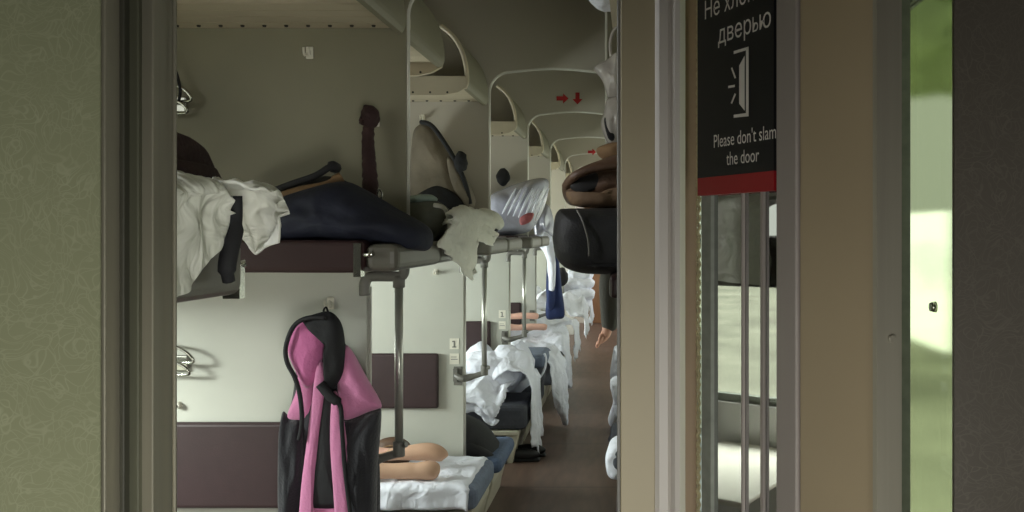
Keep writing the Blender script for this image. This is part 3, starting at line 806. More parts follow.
# heaped sheet over the dark mattress, hanging to the floor
tag(solid(obj('bed_sheet', bed_sheet(-1.9, -.80, 6.26, 6.74, .15, dx=.40, dy=.0, seed=5.3, amp=.035, heap=.36, ragged=.1), M['sheet'])), 'heaped white sheet on the dark grey mattress, hanging over the aisle end', 'sheet')
onb = onberth
tag(solid(obj('bed_sheet', cloth([
  [at(455,415,6.15), at(458,392,6.13), at(462,372,6.3), at(466,364,6.5)],
  [at(474,412,6.12), at(476,396,6.10), at(480,380,6.25), at(482,366,6.5)],
  [at(492,425,6.11), at(492,404,6.10), at(496,386,6.25), at(498,368,6.5)],
  [at(497,416,6.12), at(502,398,6.12), at(508,384,6.3), at(512,374,6.5)],
  [at(500,402,6.15), at(508,390,6.18), at(516,382,6.4), at(522,378,6.5)]], 40, 40, .035, (8, 8, 6), 4), M['sheet'])), 'white sheet bunched over the front of the dark grey mattress below the second pole', 'sheet')
onb('pillow', blob((-1.12, 6.5, .33), (.25, .2, .15), .04, (7, 7, 7), 2, sq=2.4), M['sheet'], 'white pillow under the heaped sheet behind the second pole', 'pillow')
# folded mattress, raised sheet corner
fm = thing('folded_mattress', (-.9, 7.1, .16), 'grey folded mattress with pale piping lying above the trailing sheet', 'mattress')
a = obj('mattress_layer', BX((-1.5, 6.88, .162), (-.745, 7.42, .285)), M['mattress2'], bevel=.05)
b = obj('mattress_layer', BX((-1.5, 6.88, .287), (-.735, 7.42, .40)), M['mattress'], bevel=.05)
c = obj('piping', TB(cr([(-.92, 6.865, .165), (-.80, 6.868, .20), (-.745, 6.9, .28), (-.735, 6.93, .36), (-.75, 6.95, .405)], 20), .010, 6), M['sheet'])
adopt(fm, a, b, c)
tag(solid(obj('hanging_sheet', cloth([
  [at(507,392,6.80), at(509,372,6.84), at(512,352,6.86)],
  [at(516,396,6.79), at(517,372,6.82), at(520,341,6.84)],
  [at(526,388,6.80), at(526,372,6.83), at(524,342,6.86)],
  [at(532,384,6.82), at(533,374,6.84), at(534,360,6.88)]], 26, 26, .03, (8, 8, 4), 4), M['sheet'])), 'white sheet with a raised corner left of the grey folded mattress', 'sheet')
tag(solid(obj('trailing_sheet', cloth([
  [at(543,352,7.3), at(548,364,7.1), at(550,385,7.05), at(556,408,7.15), at(562,423,7.3)],
  [at(548,348,7.4), at(556,362,7.2), at(558,385,7.15), at(562,408,7.2), at(565,425,7.3)],
  [at(553,346,7.5), at(564,362,7.4), at(566,385,7.3), at(567,405,7.35), at(568,421,7.4)]], 30, 34, .03, (9, 9, 5), 3), M['sheet'])), 'white sheet trailing to the floor in a point from the folded mattress', 'sheet')
# further beds
tag(solid(obj('bed_sheet', bed_sheet(-1.9, -.70, 8.0, 8.53, .33, dx=.44, dy=.05, seed=9.1, amp=.04, heap=.14, ragged=.08), M['sheet'])), 'white sheet under the far bare feet hanging to the floor', 'sheet')
tag(solid(obj('bed_sheet', bed_sheet(-1.9, -.66, 8.74, 9.24, .42, dx=.30, dy=.04, seed=13.7, amp=.04, heap=.16), M['sheet'])), 'white sheet heap right behind the far bare feet', 'sheet')
tag(solid(obj('bed_sheet', bed_sheet(-1.9, -.62, 9.86, 10.34, .46, dx=.26, dy=.04, seed=21.9, amp=.05, heap=.35), M['sheet'])), 'last but one white sheet heap near the end door', 'sheet')
tag(solid(obj('bed_sheet', bed_sheet(-1.9, -.60, 10.56, 11.04, .5, dx=.24, dy=.04, seed=25.4, amp=.05, heap=.4), M['sheet'])), 'farthest white sheet heap near the end door', 'sheet')
for k, (zz, lab) in enumerate(((.62, 'lower'), (.76, 'middle'), (.86, 'top'))):
    onberth('pillow', blob((-.74 + .02 * k, 10.7 + .04 * k, zz), (.22 - .03 * k, .2, .10), .03, (9, 9, 9), 3 + k), M['sheet'], '%s white pillow of the stack near the end door' % lab, 'pillow')
hang([[at(571,275,11.8), at(570,285,11.7), at(571,297,11.7)], [at(575,273,11.75), at(575,286,11.65), at(576,298,11.65)], [at(578,276,11.8), at(579,287,11.7), at(580,296,11.7)]], M['sheet'], 'striped white cloth hanging near the end door', amp=.05, seed=8)
onberth('dark_bag', blob(tuple(at(562, 277, 9.3)), (.06, .06, .10), .015, (12, 12, 12), 2), M['black'], 'small dark bag hanging past the navy coat', 'bag')
# table by the window of the nearest compartment, seen mirrored in the door glass
t = thing('compartment_table', (-2.4, 2.3, ZF), 'pale table by the window, mirrored low in the door glass', 'table')
a = obj('tabletop', BX((XL + .02, 2.04, .30), (-1.95, 2.56, .325)), M['white'], bevel=.008)
b = obj('leg', TB([(-2.1, 2.3, ZF), (-2.1, 2.3, .30)], .02, 12), M['chrome']); adopt(t, a, b)
# shoes under the benches
for k, (x, y, lab) in enumerate(((-.93, 6.28, 'nearer black shoe on the floor below the heaped sheet'), (-.90, 6.42, 'farther black shoe on the floor below the heaped sheet'))):
    t = thing('shoe', (x, y, ZF), lab, 'shoe', 'black shoes beneath the white sheet')
    bm = bmesh.new(); box(bm, (x - .04, y - .04, ZF + .001), (x + .22, y + .04, ZF + .02)); a = obj('sole', bm, M['shoe'], bevel=.01)
    b = obj('upper', blob((x + .09, y, ZF + .045), (.125, .042, .045), .004, (9, 9, 9), k, flat=ZF + .02), M['shoe'], smooth=True)
    adopt(t, a, b)
# small brown pouch behind the pole foot
t = thing('brown_pouch', (-1.4, 4.8, .09), 'small brown pouch behind the foot of the first pole', 'pouch')
a = obj('pouch', puff([(366,460),(371,449),(378,441),(390,437),(402,438),(411,446),(409,462),(390,468),(370,466)], 4.78, .06, .06, amp=.006, seed=2), M['brown'], smooth=True)
b = obj('seam', TB(cr([at(374, 452, 4.725), at(388, 446, 4.715), at(402, 447, 4.72)], 12), .004, 6), M['tan']); adopt(t, a, b)

# ------------------------------------------------------------------ people
def lying(yA, yB, z, xt, label, trousers, sockm, foot_lift=0.0, dxb=0.0):
    "someone lying face down, head by the window, feet towards the aisle"
    yc = (yA + yB) / 2
    root = thing('person', (-1.7, yc, z), label, 'person')
    J = {'pelvis': ((-2.05, yc, z + .10), .12), 'waist': ((-2.2, yc, z + .10), .115), 'chest': ((-2.4, yc, z + .11), .135), 'neck': ((-2.57, yc, z + .12), .055),
         'head': ((-2.64, yc, z + .11), .085), 'crown': ((-2.71, yc, z + .11), .07)}
    Ed = [('pelvis', 'waist'), ('waist', 'chest'), ('chest', 'neck'), ('neck', 'head'), ('head', 'crown')]
    def foot(n, y, dz, dx):
        x = xt + dx
        J.update({'hip' + n: ((-1.95, yc + (y - yc) * .7, z + .095), .085), 'knee' + n: ((x - .62, y, z + .06 + dz * .5), .055), 'calf' + n: ((x - .45, y, z + .058 + dz), .048), 'cuff' + n: ((x - .36, y, z + .05 + dz), .034), 'ankle' + n: ((x - .29, y, z + .048 + dz), .030),
                  'heel' + n: ((x - .20, y, z + .056 + dz), .036), 'arch' + n: ((x - .12, y, z + .056 + dz), .034), 'ball' + n: ((x - .055, y, z + .055 + dz), (.034, .036)), 'toe' + n: ((x - .025, y, z + .046 + dz), (.026, .030))})
        Ed.extend([('pelvis', 'hip' + n), ('hip' + n, 'knee' + n), ('knee' + n, 'calf' + n), ('calf' + n, 'cuff' + n), ('cuff' + n, 'ankle' + n), ('ankle' + n, 'heel' + n), ('heel' + n, 'arch' + n), ('arch' + n, 'ball' + n), ('ball' + n, 'toe' + n)])
    foot('a', yA, 0, 0); foot('b', yB, foot_lift, dxb)
    for n, s in (('l', -1), ('r', 1)):
        J.update({'sh' + n: ((-2.46, yc + s * .15, z + .1), .055), 'el' + n: ((-2.56, yc + s * .24, z + .06), .04), 'wr' + n: ((-2.68, yc + s * .16, z + .05), .028), 'ha' + n: ((-2.72, yc + s * .12, z + .045), .032)})
        Ed.extend([('chest', 'sh' + n), ('sh' + n, 'el' + n), ('el' + n, 'wr' + n), ('wr' + n, 'ha' + n)])
    body = skin_figure('body', J, Ed, M['skinp']); ch = [body]
    tj = {k: (J[k][0], (J[k][1] if not isinstance(J[k][1], tuple) else J[k][1][0]) + .012) for k in ('pelvis', 'waist', 'hipa', 'kneea', 'hipb', 'kneeb')}
    ch.append(skin_figure('trousers', tj, [e for e in Ed if e[0] in tj and e[1] in tj], trousers))
    sj = {k: (J[k][0], (J[k][1] if not isinstance(J[k][1], tuple) else J[k][1][0]) + .014) for k in ('waist', 'chest', 'shl', 'ell', 'shr', 'elr')}
    ch.append(skin_figure('shirt', sj, [e for e in Ed if e[0] in sj and e[1] in sj], M['coat']))
    ch.append(obj('hair', blob((-2.68, yc, z + .14), (.095, .08, .075), .006, (30, 30, 30), 1), M['hair'], smooth=True))
    if sockm:
        for n, y, dz, dx, dr in (('a', yA, 0, 0, 0), ('b', yB, foot_lift, dxb, 1)):
            x = xt + dx; zz = z + .05 + dz
            prof = [(-.36, .0, .043), (-.32, 0, .043), (-.28, 0, .041), (-.24, .0, .040), (-.20, .0, .042), (-.16, .001, .044), (-.12, .0, .043), (-.085, .003, .047), (-.05, .004, .050), (-.022, .0, .046), (-.004, -.004, .034), (.004, -.006, .012)]
            if dr: prof = [(-.36, -.01, .034), (-.30, -.006, .034), (-.25, -.002, .036), (-.20, .002, .041), (-.15, .006, .046), (-.11, .008, .049), (-.075, .006, .049), (-.04, -.002, .045), (-.015, -.012, .037), (.002, -.022, .026), (.006, -.026, .010)]
            P_ = cr([(x + a, y, zz + b) for a, b, r in prof], 40); R_ = [v.x for v in cr([(r, 0, 0) for a, b, r in prof], 40)]
            ch.append(obj('sock', TB(P_, R_, 20), sockm))
    adopt(root, *ch)
    return root
lying(4.47, 4.68, .088, -1.045, 'person lying on a bench, only feet in tan socks showing', M['trouser'], M['sock'], .04, -.015)
lying(8.1, 8.26, .44, -.82, 'person lying farther down the aisle with bare feet showing', M['trouser'], None, .09, -.10)

# person on the side upper bunk, arm hanging into the aisle
def arm_person():
    y0 = 3.5; z = 1.305
    hd = at(600, 338, y0)
    root = thing('person', (.1, 4.2, z), 'person on the side bunk in dark grey sleeve with one hand hanging over the aisle', 'person')
    xs = -.125
    J = {'pelvis': ((.10, 4.35, z + .13), .12), 'waist': ((.10, 4.1, z + .13), .11), 'chest': ((.09, 3.8, z + .13), .12), 'neck': ((.09, 3.58, z + .15), .05), 'head': ((.09, 3.47, z + .14), .08), 'crown': ((.09, 3.38, z + .14), .065),
         'hipl': ((.03, 4.45, z + .12), .08), 'kneel': ((.03, 4.78, z + .09), .055), 'ankl': ((.03, 4.92, z + .06), .035),
         'hipr': ((.17, 4.45, z + .12), .08), 'kneer': ((.17, 4.78, z + .09), .055), 'ankr': ((.17, 4.92, z + .06), .035),
         'shl': ((-.02, 3.66, z + .12), .055), 'ell': ((-.108, 3.56, z - .10), .040), 'wrl': ((hd.x + .030, y0, hd.z + .018), .021), 'hal': ((hd.x + .010, y0, hd.z - .004), (.018, .026)),
         'shr': ((.2, 3.66, z + .1), .05), 'elr': ((.24, 3.5, z + .05), .038), 'wrr': ((.18, 3.38, z + .04), .026), 'har': ((.14, 3.34, z + .04), .03)}
    Ed = [('pelvis','waist'),('waist','chest'),('chest','neck'),('neck','head'),('head','crown'),('pelvis','hipl'),('hipl','kneel'),('kneel','ankl'),('pelvis','hipr'),('hipr','kneer'),('kneer','ankr'),
          ('chest','shl'),('shl','ell'),('ell','wrl'),('wrl','hal'),('chest','shr'),('shr','elr'),('elr','wrr'),('wrr','har')]
    # fingers of the hanging hand
    hx, hz = hd.x + .006, hd.z - .008
    for k, (dy, ln) in enumerate(((-.026, .022), (-.009, .027), (.009, .026), (.025, .02))):
        a, b, c = 'f%da' % k, 'f%db' % k, 'f%dc' % k
        J[a] = ((hx - .004, y0 + dy, hz - .006), .0085); J[b] = ((hx - .016, y0 + dy * 1.1, hz - .006 - ln * .5), .008); J[c] = ((hx - .02, y0 + dy * 1.15, hz - .006 - ln), .007)
        Ed += [('hal', a), (a, b), (b, c)]
    J['t1'] = ((hx + .0, y0 - .032, hz + .012), .010); J['t2'] = ((hx - .010, y0 - .042, hz - .012), .008)
    Ed += [('hal', 't1'), ('t1', 't2')]
    body = skin_figure('body', J, Ed, M['skin']); ch = [body]
    sj = {k: (J[k][0], J[k][1] + .016) for k in ('waist', 'chest', 'shl', 'shr', 'elr')}
    sj['ell'] = (J['ell'][0], .05); w = Vector(J['wrl'][0]); sj['cuff'] = (w + Vector((.010, 0, .006)), .034); sj['mid'] = (w + (Vector(J['ell'][0]) - w) * .5 + Vector((.006, 0, 0)), .044)
    ch.append(skin_figure('coat', sj, [('waist','chest'),('chest','shl'),('shl','ell'),('ell','mid'),('mid','cuff'),('chest','shr'),('shr','elr')], M['coat']))
    tj = {k: (J[k][0], J[k][1] + .012) for k in ('pelvis','hipl','kneel','ankl','hipr','kneer','ankr')}
    ch.append(skin_figure('trousers', tj, [e for e in Ed if e[0] in tj and e[1] in tj], M['trouser']))
    ch.append(obj('hair', blob((.09, 3.43, z + .17), (.085, .10, .08), .006, (30, 30, 30), 1), M['hair'], smooth=True))
    adopt(root, *ch)
arm_person()

# ------------------------------------------------------------------ right (aisle side) bunks
def side_upper(y0, y1, xw, label):
    t = thing('side_upper_berth', (-.06, (y0 + y1) / 2, 1.25), label, 'bunk', 'side bunks along the aisle')
    b = obj('bunk_board', BX((-.06, y0, 1.255), (xw, y1, 1.31)), M['berth'], bevel=.012)
    bm = bmesh.new()
    for yy in (y0 + .1, y1 - .1): tube(bm, [(-.02, yy, 1.30), (-.02, yy, ZC - .62)], .008, 8)
    adopt(t, b, obj('hanging_rod', bm, M['greyp'])); return t
side_upper(1.95, 3.12, .14, 'side bunk carrying the black padded bag')
side_upper(3.34, 4.95, .26, 'side bunk with the person lying in a dark grey coat')
t = thing('padded_bag', (-.08, 2.2, 1.312), 'black padded bag with stitched seam jutting over the aisle', 'bag')
a = obj('bag_body', puff([(553,240),(554,222),(558,211),(568,208.5),(618,208),(660,208),(668,230),(664,262),(655,273),(618,274.5),(585,273.5),(566,268),(556,257)], 2.2, .16, .3, amp=.004, power=6), M['blackbag'])
b = obj('seam', TB(cr([at(577, 210, 2.05), at(583, 222, 2.037), at(588, 240, 2.034), at(589, 256, 2.036)], 20), .0022, 6), M['greyp'])
c = obj('bottom_piping', TB(cr([at(555, 247, 2.15), at(562, 259, 2.10), at(578, 264, 2.06), at(600, 266, 2.045), at(625, 266, 2.045)], 24), .004, 6), M['black'])
adopt(t, a, b, c)
t = thing('brown_bag', tuple(at(600, 190, 2.3)), 'open brown bag slumped on top of the black padded bag', 'bag')
a = obj('bag_body', puff([(562,190),(566,178),(580,168),(600,160),(620,154),(660,150),(668,180),(664,206),(620,209),(580,206.5),(567,203)], 2.35, .14, .2, amp=.012, freq=(14, 10, 14), seed=4), M['brown'])
b = obj('rim', TB(cr([at(566, 186, 2.25), at(575, 176, 2.2), at(592, 169, 2.19), at(612, 166, 2.19), at(640, 163, 2.2)], 30), .012, 8), M['brown'])
c = obj('front_flap', puff([(566,192),(580,196),(600,192),(618,180),(660,168),(664,206),(610,208),(575,206)], 2.24, .03, .05, amp=.01, seed=6), M['flap'])
d = obj('inside', puff([(570,186),(580,176),(600,171),(618,168),(612,180),(596,190),(580,193)], 2.22, .01, .03, amp=.004), M['dark'])
adopt(t, a, b, c, d)
# plastic bag hanging from the side luggage shelf
struct(obj('trim_20', BX((-.085, 1.5, 2.18), (.40, 6.7, 2.205)), M['shelf']))
t = thing('plastic_bag', tuple(at(610, 70, 3.0)), 'crumpled pale plastic bag hanging high at the right of the aisle', 'bag')
a = obj('upper_bulge', puff([(594,68),(602,80),(606,92),(610,98),(625,96),(632,70),(620,52),(606,60)], 2.95, .06, .06, amp=.02, freq=(16, 16, 9), seed=5), M['plastic'])
b = obj('lower_bulge', puff([(608,98),(604,112),(601,124),(605,138),(612,146),(628,142),(632,118),(622,98)], 2.95, .06, .06, amp=.02, freq=(16, 16, 9), seed=9), M['plastic'])
c = obj('dark_content', puff([(604,120),(609,116),(614,128),(614,140),(608,138)], 2.9, .012, .02, amp=.002), M['black'])
d = obj('handle', TB(cr([at(612, 62, 2.95), at(610, 45, 2.95), at(614, 30, 2.95), at(625, 25, 2.95)], 14), .006, 6), M['plastic'])
adopt(t, a, b, c, d)
onberth('white_bundle', puff([(586,-6),(592,3),(600,8),(608,8),(640,6),(640,-20),(600,-18)], 3.0, .1, .12, amp=.012, seed=3), M['sheet'], 'white bundle poking out over the aisle at the top edge', 'bundle')
onberth('dark_towel', puff([(596,150),(606,144),(620,142),(640,146),(640,158),(606,160)], 2.75, .05, .06, amp=.01, seed=3), M['tan'], 'brown cloth bundled behind the open brown bag', 'cloth')
# lower side berths with bedding
def side_lower(y0, y1, label):
    t = thing('side_bench', (.1, (y0 + y1) / 2, ZF), label, 'bench', 'side benches along the aisle')
    b = obj('bench_box', BX((.0, y0 + .02, ZF), (XR - .01, y1 - .02, -.06)), M['base'])
    c = obj('seat_board', BX((-.10, y0, -.06), (XR - .005, y1, -.03)), M['berth'], bevel=.008)
    adopt(t, b, c); return t
side_lower(1.6, 3.1, 'side bench nearest the doorway, low behind the door glass')
sl = side_lower(3.4, 4.9, 'side bench before the rolled white bedding')
copy_thing(sl, 1.8, 'side bench under the rolled white bedding')
copy_thing(sl, 3.6, 'farther side bench with white sheets')
tag(obj('white_bedding', bed_sheet(.05, XR - .03, 3.45, 4.88, .25, dx=.0, dy=.26, seed=3, amp=.02, heap=.08), M['sheet']), 'white bedding on a side bench seen low through the door glass', 'sheet')
onberth('pillow', blob((.34, 2.7, .20), (.06, .15, .16), .01, (9, 9, 9), 5), M['sheet'], 'rounded white pillow low behind the door glass', 'pillow')
t = thing('rolled_bedding', tuple(at(612, 462, 5.3)), 'white rolled bedding with dark core jutting over the right of the aisle', 'bedding')
a = obj('sheet_roll', puff([(606,468),(605.5,456),(609,448),(618,444),(640,444),(645,470),(640,480),(618,480),(609,477)], 5.3, .06, .4, amp=.012, power=5, seed=2), M['sheet'])
b = obj('core', puff([(613,466),(613,456),(618,451),(636,451),(638,468),(630,473),(617,472)], 5.25, .02, .1, amp=.004, power=4), M['mattress2'])
adopt(t, a, b)
onberth('white_bedding', puff([(610,385),(614,378),(640,376),(640,400),(640,428),(614,428),(608,420),(611,410),(613,400)], 7.4, .2, .5, amp=.03, freq=(12, 6, 12), seed=6), M['sheet'], 'white bedding hanging at the right edge of the aisle, above the roll', 'sheet')
onberth('white_bedding', puff([(613,352),(618,345),(640,345),(640,382),(616,384),(610,378)], 8.3, .15, .3, amp=.03, freq=(12, 6, 12), seed=8), M['sheet'], 'farther white bedding at the right of the aisle under the hanging hand', 'sheet')
onberth('dark_bundle', puff([(610,434),(614,424),(640,424),(640,446),(614,444),(608,440)], 6.3, .1, .2, amp=.012, seed=8), M['mattress2'], 'dark grey bundle between white bedding at the right of the aisle', 'bundle')

# ------------------------------------------------------------------ doorway in the foreground
DY = 1.2
def strip(name, px0, px1, y, t, m, extra=0, z0=ZF, z1=ZC):
    x0 = (px0 - 635) * y / F; x1 = (px1 - 635) * y / F
    return struct(obj(name, BX((x0, y, z0), (x1 + extra, y + t, z1)), m, bevel=.002))
# left: laminate wall, joint strips, metal frame
xa = (101 - 635) * 1.08 / F
struct(obj('wall_front_left', BX((-1.9, 1.08, ZF), (xa, 1.12, ZC)), M['lam']))
strip('trim_21', 100.5, 105, 1.07, .05, M['frame3'])
strip('trim_22', 105, 124, 1.10, .05, M['frame2'])
strip('trim_23', 124, 138.5, 1.112, .05, M['frame'])
strip('trim_24', 138.5, 153, 1.12, .06, M['frame3'])
strip('trim_25', 153, 172, 1.165, .004, M['frame4'])
strip('trim_26', 171.5, 175.5, 1.16, .004, M['frame3'])
struct(obj('wall_doorway_left', BX((-1.9, 1.20, ZF), ((168 - 635) * 1.4 / F, 1.40, ZC)), M['frame2']))
# close the recess behind the laminate wall
struct(obj('wall_back', BX((-1.9, -.9, ZF), (.66, -.86, ZC)), M['lam']))
struct(obj('wall_corridor_left', BX((-1.9, -.9, ZF), (-1.86, 1.1, ZC)), M['lam']))
# right jamb
strip('trim_27', 617, 620.5, 1.20, .10, M['greyp'])
strip('trim_28', 620.5, 656, 1.195, .10, M['jamb'])
bm = bmesh.new(); x0 = (655 - 635) * 1.19 / F; x1 = (685 - 635) * 1.19 / F
prof = [(x0, 1.21), (x0, 1.192), (x0 + .006, 1.185), (x0 + .018, 1.185), (x0 + .022, 1.19), (x0 + .028, 1.18), (x1 - .008, 1.178), (x1, 1.185), (x1 + .002, 1.215)]
a = [bm.verts.new((x, y, ZF)) for x, y in prof]; b = [bm.verts.new((x, y, ZC)) for x, y in prof]
bm.faces.new(a); bm.faces.new(b[::-1])
for k in range(len(prof)): bm.faces.new((a[k], a[(k + 1) % len(prof)], b[(k + 1) % len(prof)], b[k]))
struct(obj('trim_29', bm, M['jambw']))
strip('trim_30', 684, 697, 1.215, .06, M['buff'])
bm = bmesh.new(); rx = (698.5 - 635) * 1.2 / F
tube(bm, [(rx + .0012 * math.cos(k * 1.9), 1.2 + .0012 * math.sin(k * 1.9), .2 + k * .004) for k in range(640)], .0028, 6)
struct(obj('trim_31', bm, M['rope']))
# glazed panel beside the doorway, behind the open door
bm = bmesh.new()
x0 = (700 - 635) * 1.3 / F
box(bm, (x0 - .024, 1.28, ZF), (x0 - .006, 1.32, ZC)); box(bm, (x0, 1.28, ZF), (XR, 1.32, .0)); box(bm, (x0, 1.28, 2.3), (XR, 1.32, ZC)); box(bm, (XR - .03, 1.275, ZF), (XR - .002, 1.33, ZC))
sp = struct(obj('window_20', bm, M['gasket']))
adopt(sp, obj('pane', BX((x0 - .006, 1.298, .0), (XR - .03, 1.303, 2.3)), M['winglass']))
# open door with glass and sign: local frame u along the door (towards camera), w = thickness away
H = Vector((.089, 1.15, 0)); U = Vector((.485, -.875, 0)).normalized(); LU = .1646; Wv = Vector((.875, .485, 0)).normalized()
def dpt(u, w, z): return H + U * u + Wv * w + Vector((0, 0, z))
def dbox(bm, u0, u1, w0, w1, z0, z1, mi=0):
    vs = [bm.verts.new(dpt(*p)) for p in ((u0,w0,z0),(u1,w0,z0),(u1,w1,z0),(u0,w1,z0),(u0,w0,z1),(u1,w0,z1),(u1,w1,z1),(u0,w1,z1))]
    for f in ((0,1,2,3),(4,5,6,7),(0,1,5,4),(1,2,6,5),(2,3,7,6),(3,0,4,7)): bm.faces.new([vs[i] for i in f]).material_index = mi
ZD = 2.1
door = bpy.data.objects.new('door_1', None); COL.objects.link(door); door.location = dpt(0, 0, .02); struct(door)
bm = bmesh.new(); dbox(bm, LU * 1.262, LU * 1.98, 0, .03, ZF + .02, ZD); dbox(bm, -.035, LU * 1.26, .001, .03, ZF + .02, .0); dbox(bm, -.035, LU * 1.26, .001, .03, ZD - .1, ZD)
d1 = obj('door_leaf', bm, M['stile'], bevel=.002)
bm = bmesh.new(); dbox(bm, LU * 1.025, LU * 1.255, -.004, .03, ZF + .02, ZD)
d2 = obj('glazing_bead', bm, M['bead'], bevel=.003)
bm = bmesh.new(); dbox(bm, LU * 1.98, LU * 1.98 + .006, -.003, .032, ZF + .02, ZD)
for zz in (1.30, 1.0):
    p = dpt(LU * 1.98 + .006, .016, zz); tube(bm, [p, p + U * .003], .004, 8)
d3 = obj('edge_strip', bm, M['alu'])
bm = bmesh.new(); dbox(bm, -.002, .020, .004, .022, .0, ZD - .1)
d4 = obj('glass_gasket', bm, M['gasket'])
bm = bmesh.new(); dbox(bm, .018, LU * 1.03, .010, .014, .0, ZD - .1)
d5 = obj('glass_pane', bm, M['doorglass'])
bm = bmesh.new()
for pa, pb in ((738, 739.3), (757, 759.5)):
    ka, kb = [((px - 635) / F * 1.15 - .089) / (.0798 + (px - 635) / F * .144) * LU for px in (pa, pb)]
    dbox(bm, ka, kb, .005, .0095, .0, ZD - .1)
d6 = obj('pane_strip', bm, M['bead'])  # thin grey upright strips along the door glass
adopt(door, d1, d2, d3, d4, d5, d6)

# sign: flat print on the glass, 0.181 m wide
sg = thing('door_sign', tuple(dpt(LU * .5, -.003, 1.5)), "black notice with red foot saying Please don't slam the door", 'sign')
ZS0 = E + (232 - 196) * 1.15 / F; ZS1 = ZS0 + .34
bm = bmesh.new(); dbox(bm, -.0, LU * 1.005, -.004, .004, ZS0 + .024, ZS1)
s1_ = obj('board', bm, M['signblk'])
bm = bmesh.new(); dbox(bm, -.0, LU * 1.005, -.004, .004, ZS0, ZS0 + .024)
s2_ = obj('red_band', bm, M['signred'])
adopt(sg, s1_, s2_)
def text(body, u, z, size, sx=1.0, align='CENTER'):
    c = bpy.data.curves.new('lettering', 'FONT'); c.body = body; c.size = size; c.align_x = align; c.extrude = 0; c.resolution_u = 4
    o = bpy.data.objects.new('lettering', c); COL.objects.link(o)
    bpy.context.view_layer.update()
    me = bpy.data.meshes.new_from_object(o.evaluated_get(bpy.context.evaluated_depsgraph_get()))
    bpy.data.objects.remove(o)
    for v in me.vertices:
        p = dpt(u + v.co.x * sx, -.0052, z + v.co.y); v.co = p
    me.materials.clear(); me.materials.append(M['signtxt'])
    o = link('lettering', me); adopt(sg, o); return o
def sign_uz(px, py):
    k = (px - 635) / F; t = (k * 1.15 - .089) / (.0798 + k * .144); y = 1.15 - .144 * t
    return t * LU, E + (232 - py) * y / F
u1, z1 = sign_uz(742, 36); _, z2 = sign_uz(742, 9)
text('Не хлопайте', .106, z2 + .003, .034, .86); text('двер', .087, z1 - .002, .034, .92); text('Ь', .1305, z1 - .002, .0255, .86); text('ю', .1500, z1 - .002, .034, .92)
u3, z3 = sign_uz(743, 144); u4, z4 = sign_uz(743, 163)
text("Please don't slam", .106, z3, .0245, .78); text('the door', .104, z4 - .001, .0245, .78)
# pictogram: a door leaf in its frame with three slam marks
bm = bmesh.new()
def dpoly(pts):
    vs = [bm.verts.new(dpt(*(sign_uz(*p)[0], -.0052, sign_uz(*p)[1]))) for p in pts]; bm.faces.new(vs)
dpoly([(737,51.5),(752,47),(752,50),(737,54.5)]); dpoly([(749.3,48),(752,47),(752,116),(749.3,115.8)]); dpoly([(737,115),(752,113),(752,116.5),(737,118)])
dpoly([(742.5,66),(748,56),(748,111),(742.5,104)])
dpoly([(734.2,68.6),(735.6,67.6),(739.4,78),(738,79)]); dpoly([(731.5,86.2),(738.2,85),(738.2,87.4),(731.5,88.6)]); dpoly([(738,93.5),(739.4,94.5),(735.4,104.2),(734,103.4)])
adopt(sg, obj('pictogram', bm, M['signtxt']))
# scalloped black edge of the notice against the jamb
bm = bmesh.new()
# right pilaster and corridor wall
xp = (954.5 - 635) * .95 / F
struct(obj('wall_front_right', BX((xp, .95, ZF), (.66, .957, ZC)), M['lamdark']))
struct(obj('trim_32', BX((.402, .957, ZF), (.62, .99, ZC)), M['frame2']))

# ------------------------------------------------------------------ outside
bm = BX((-200, -60, -2.6), (160, 160, -2.5)); o = obj('ground', bm, M['grass']); struct(o)
rng = random.Random(3)
def tree(x, y, h, r, label, m='leaf', trunk=True):
    t = thing('tree', (x, y, -2.5), label, 'tree', 'trees outside the train window')
    bm = bmesh.new()
    for k in range(9):
        a = rng.uniform(0, 2 * PI); rr = r * rng.uniform(0, .62)
        b2 = blob((x + rr * math.cos(a), y + rr * math.sin(a), -2.5 + h * rng.uniform(.35, .82)), (r * .6, r * .6, h * .28), r * .18, (1.3, 1.3, 1.3), rng.uniform(0, 9), seg=20, ring=12)
        me = bpy.data.meshes.new('tmp'); b2.to_mesh(me); b2.free(); bm.from_mesh(me); bpy.data.meshes.remove(me)
    a = obj('crown', bm, M[m], smooth=True)
    bm = bmesh.new(); tube(bm, [(x, y, -2.52), (x, y, -2.5 + h * .5)], [r * .09, r * .05], 8)
    b = obj('trunk', bm, M['bark']); adopt(t, a, b)
for k in range(9):
    tree(-60 + rng.uniform(-1, 1), 16 + k * 3.6, rng.uniform(2.9, 3.8), 1.5, 'hazy bush beyond the meadow mirrored in the door glass')
for k in range(5):
    tree(60 * (.29 + k * .06), 60 + rng.uniform(-1, 1), rng.uniform(2.6, 3.3), 1.5, 'hazy bush beyond the meadow seen through the narrow window')
# tall tree over the narrow window
x0, y0 = 15.5, 30
t = thing('tree', (x0, y0, -2.5), 'tall leafy green tree at the top of the narrow window', 'tree')
bm = bmesh.new()
for k in range(26):
    b2 = blob((x0 - 3 + rng.uniform(-4, 4), y0 + rng.uniform(-3, 3), 9.5 + rng.uniform(-2.2, 4)), (1.6, 1.6, 1.1), .5, (1.2, 1.2, 1.2), rng.uniform(0, 9), seg=18, ring=10)
    me = bpy.data.meshes.new('tmp'); b2.to_mesh(me); b2.free(); bm.from_mesh(me); bpy.data.meshes.remove(me)
a = obj('crown', bm, M['leafg'], smooth=True)
bm = bmesh.new(); tube(bm, cr([(x0, y0, -2.55), (x0 + .2, y0, 2), (x0 - .2, y0, 6), (x0 - 1, y0, 10)], 12), [.5 - .03 * k for k in range(12)], 10)
adopt(t, a, obj('trunk', bm, M['bark']))

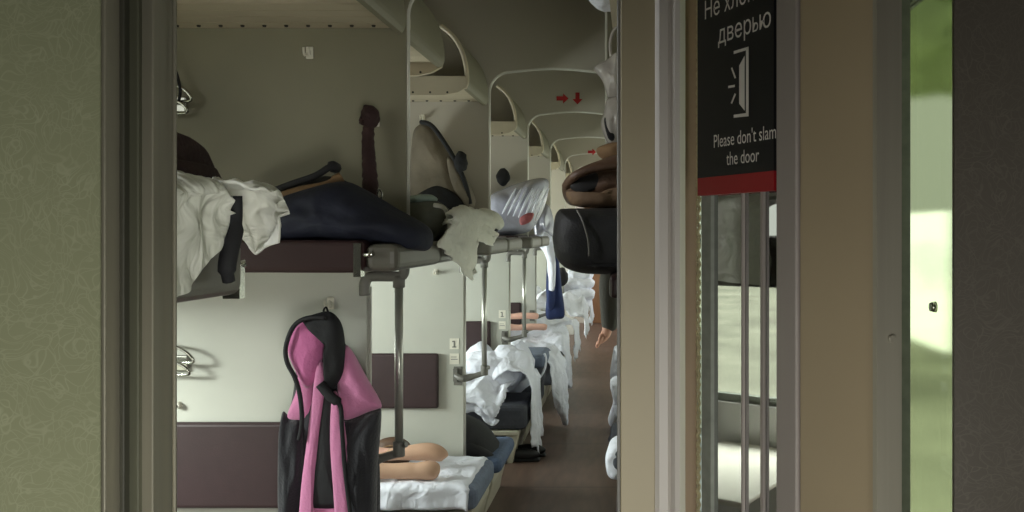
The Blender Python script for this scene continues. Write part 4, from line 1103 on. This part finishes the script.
# ------------------------------------------------------------------ light
w = bpy.data.worlds.new('sky'); S.world = w; w.use_nodes = True
nt = w.node_tree; N = nt.nodes; L = nt.links
bg = N['Background']; bg.inputs['Strength'].default_value = 1.6
bg.inputs['Color'].default_value = (.93, .96, .90, 1)
def area(name, loc, rot, sx, sy, en, col=(1, 1, 1)):
    l = bpy.data.lights.new(name, 'AREA'); l.shape = 'RECTANGLE'; l.size = sx; l.size_y = sy; l.energy = en; l.color = col
    o = bpy.data.objects.new(name, l); COL.objects.link(o); o.location = loc; o.rotation_euler = rot; return o
wl = area('window_light_left', (XL - 1.0, 1.35, 2.0), (0, 0, 0), 1.0, 1.0, 430, (.95, .98, 1))
wl.rotation_euler = Vector((1.0, .75, -.72)).to_track_quat('-Z', 'Y').to_euler()
for i, (h0, h1) in enumerate(lh[1:]):
    area('window_light_left', (XL - .12, (h0 + h1) / 2, .96), (0, -PI / 2, 0), .5, 1.05, 88, (.94, .975, 1))
for i, (h0, h1) in enumerate(rh):
    area('window_light_right', (XR + .9, (h0 + h1) / 2, 1.2), (0, PI / 2, 0), .6, 1.2, 9, (.97, .99, 1))
cl = area('corridor_fill', (.3, -.5, .65), (PI / 2 + .05, 0, .75), .7, .7, 12, (1, 1, .93)); cl.data.spread = 1.5  # added fill behind the camera, brightens the left laminate
sun = bpy.data.lights.new('sun', 'SUN'); sun.energy = 2.4; sun.angle = .2
so = bpy.data.objects.new('sun', sun); COL.objects.link(so); so.rotation_euler = (-.5, .25, 0)

cr_ = area('panel_fill', (-.3, -.7, .9), (PI / 2, 0, -.62), .5, .8, 3.6, (1, .98, .93)); cr_.data.spread = 1.3  # added unseen fill for the dark right panel and door faces
# ------------------------------------------------------------------ camera
cam = bpy.data.cameras.new('camera'); co = bpy.data.objects.new('camera', cam); COL.objects.link(co)
co.location = (0, 0, E); co.rotation_euler = (PI / 2, 0, 0)
cam.sensor_fit = 'HORIZONTAL'; cam.sensor_width = 36; cam.lens = F / 1024 * 36
cam.shift_x = -123 / 1024; cam.shift_y = -24 / 1024; cam.clip_start = .02; cam.clip_end = 400
S.camera = co
S.view_settings.view_transform = 'Standard'; S.view_settings.look = 'None'
S.view_settings.exposure = 0
S.cycles.use_denoising = True
S.cycles.max_bounces = 10; S.cycles.diffuse_bounces = 4; S.cycles.transparent_max_bounces = 16
S.cycles.sample_clamp_indirect = 6
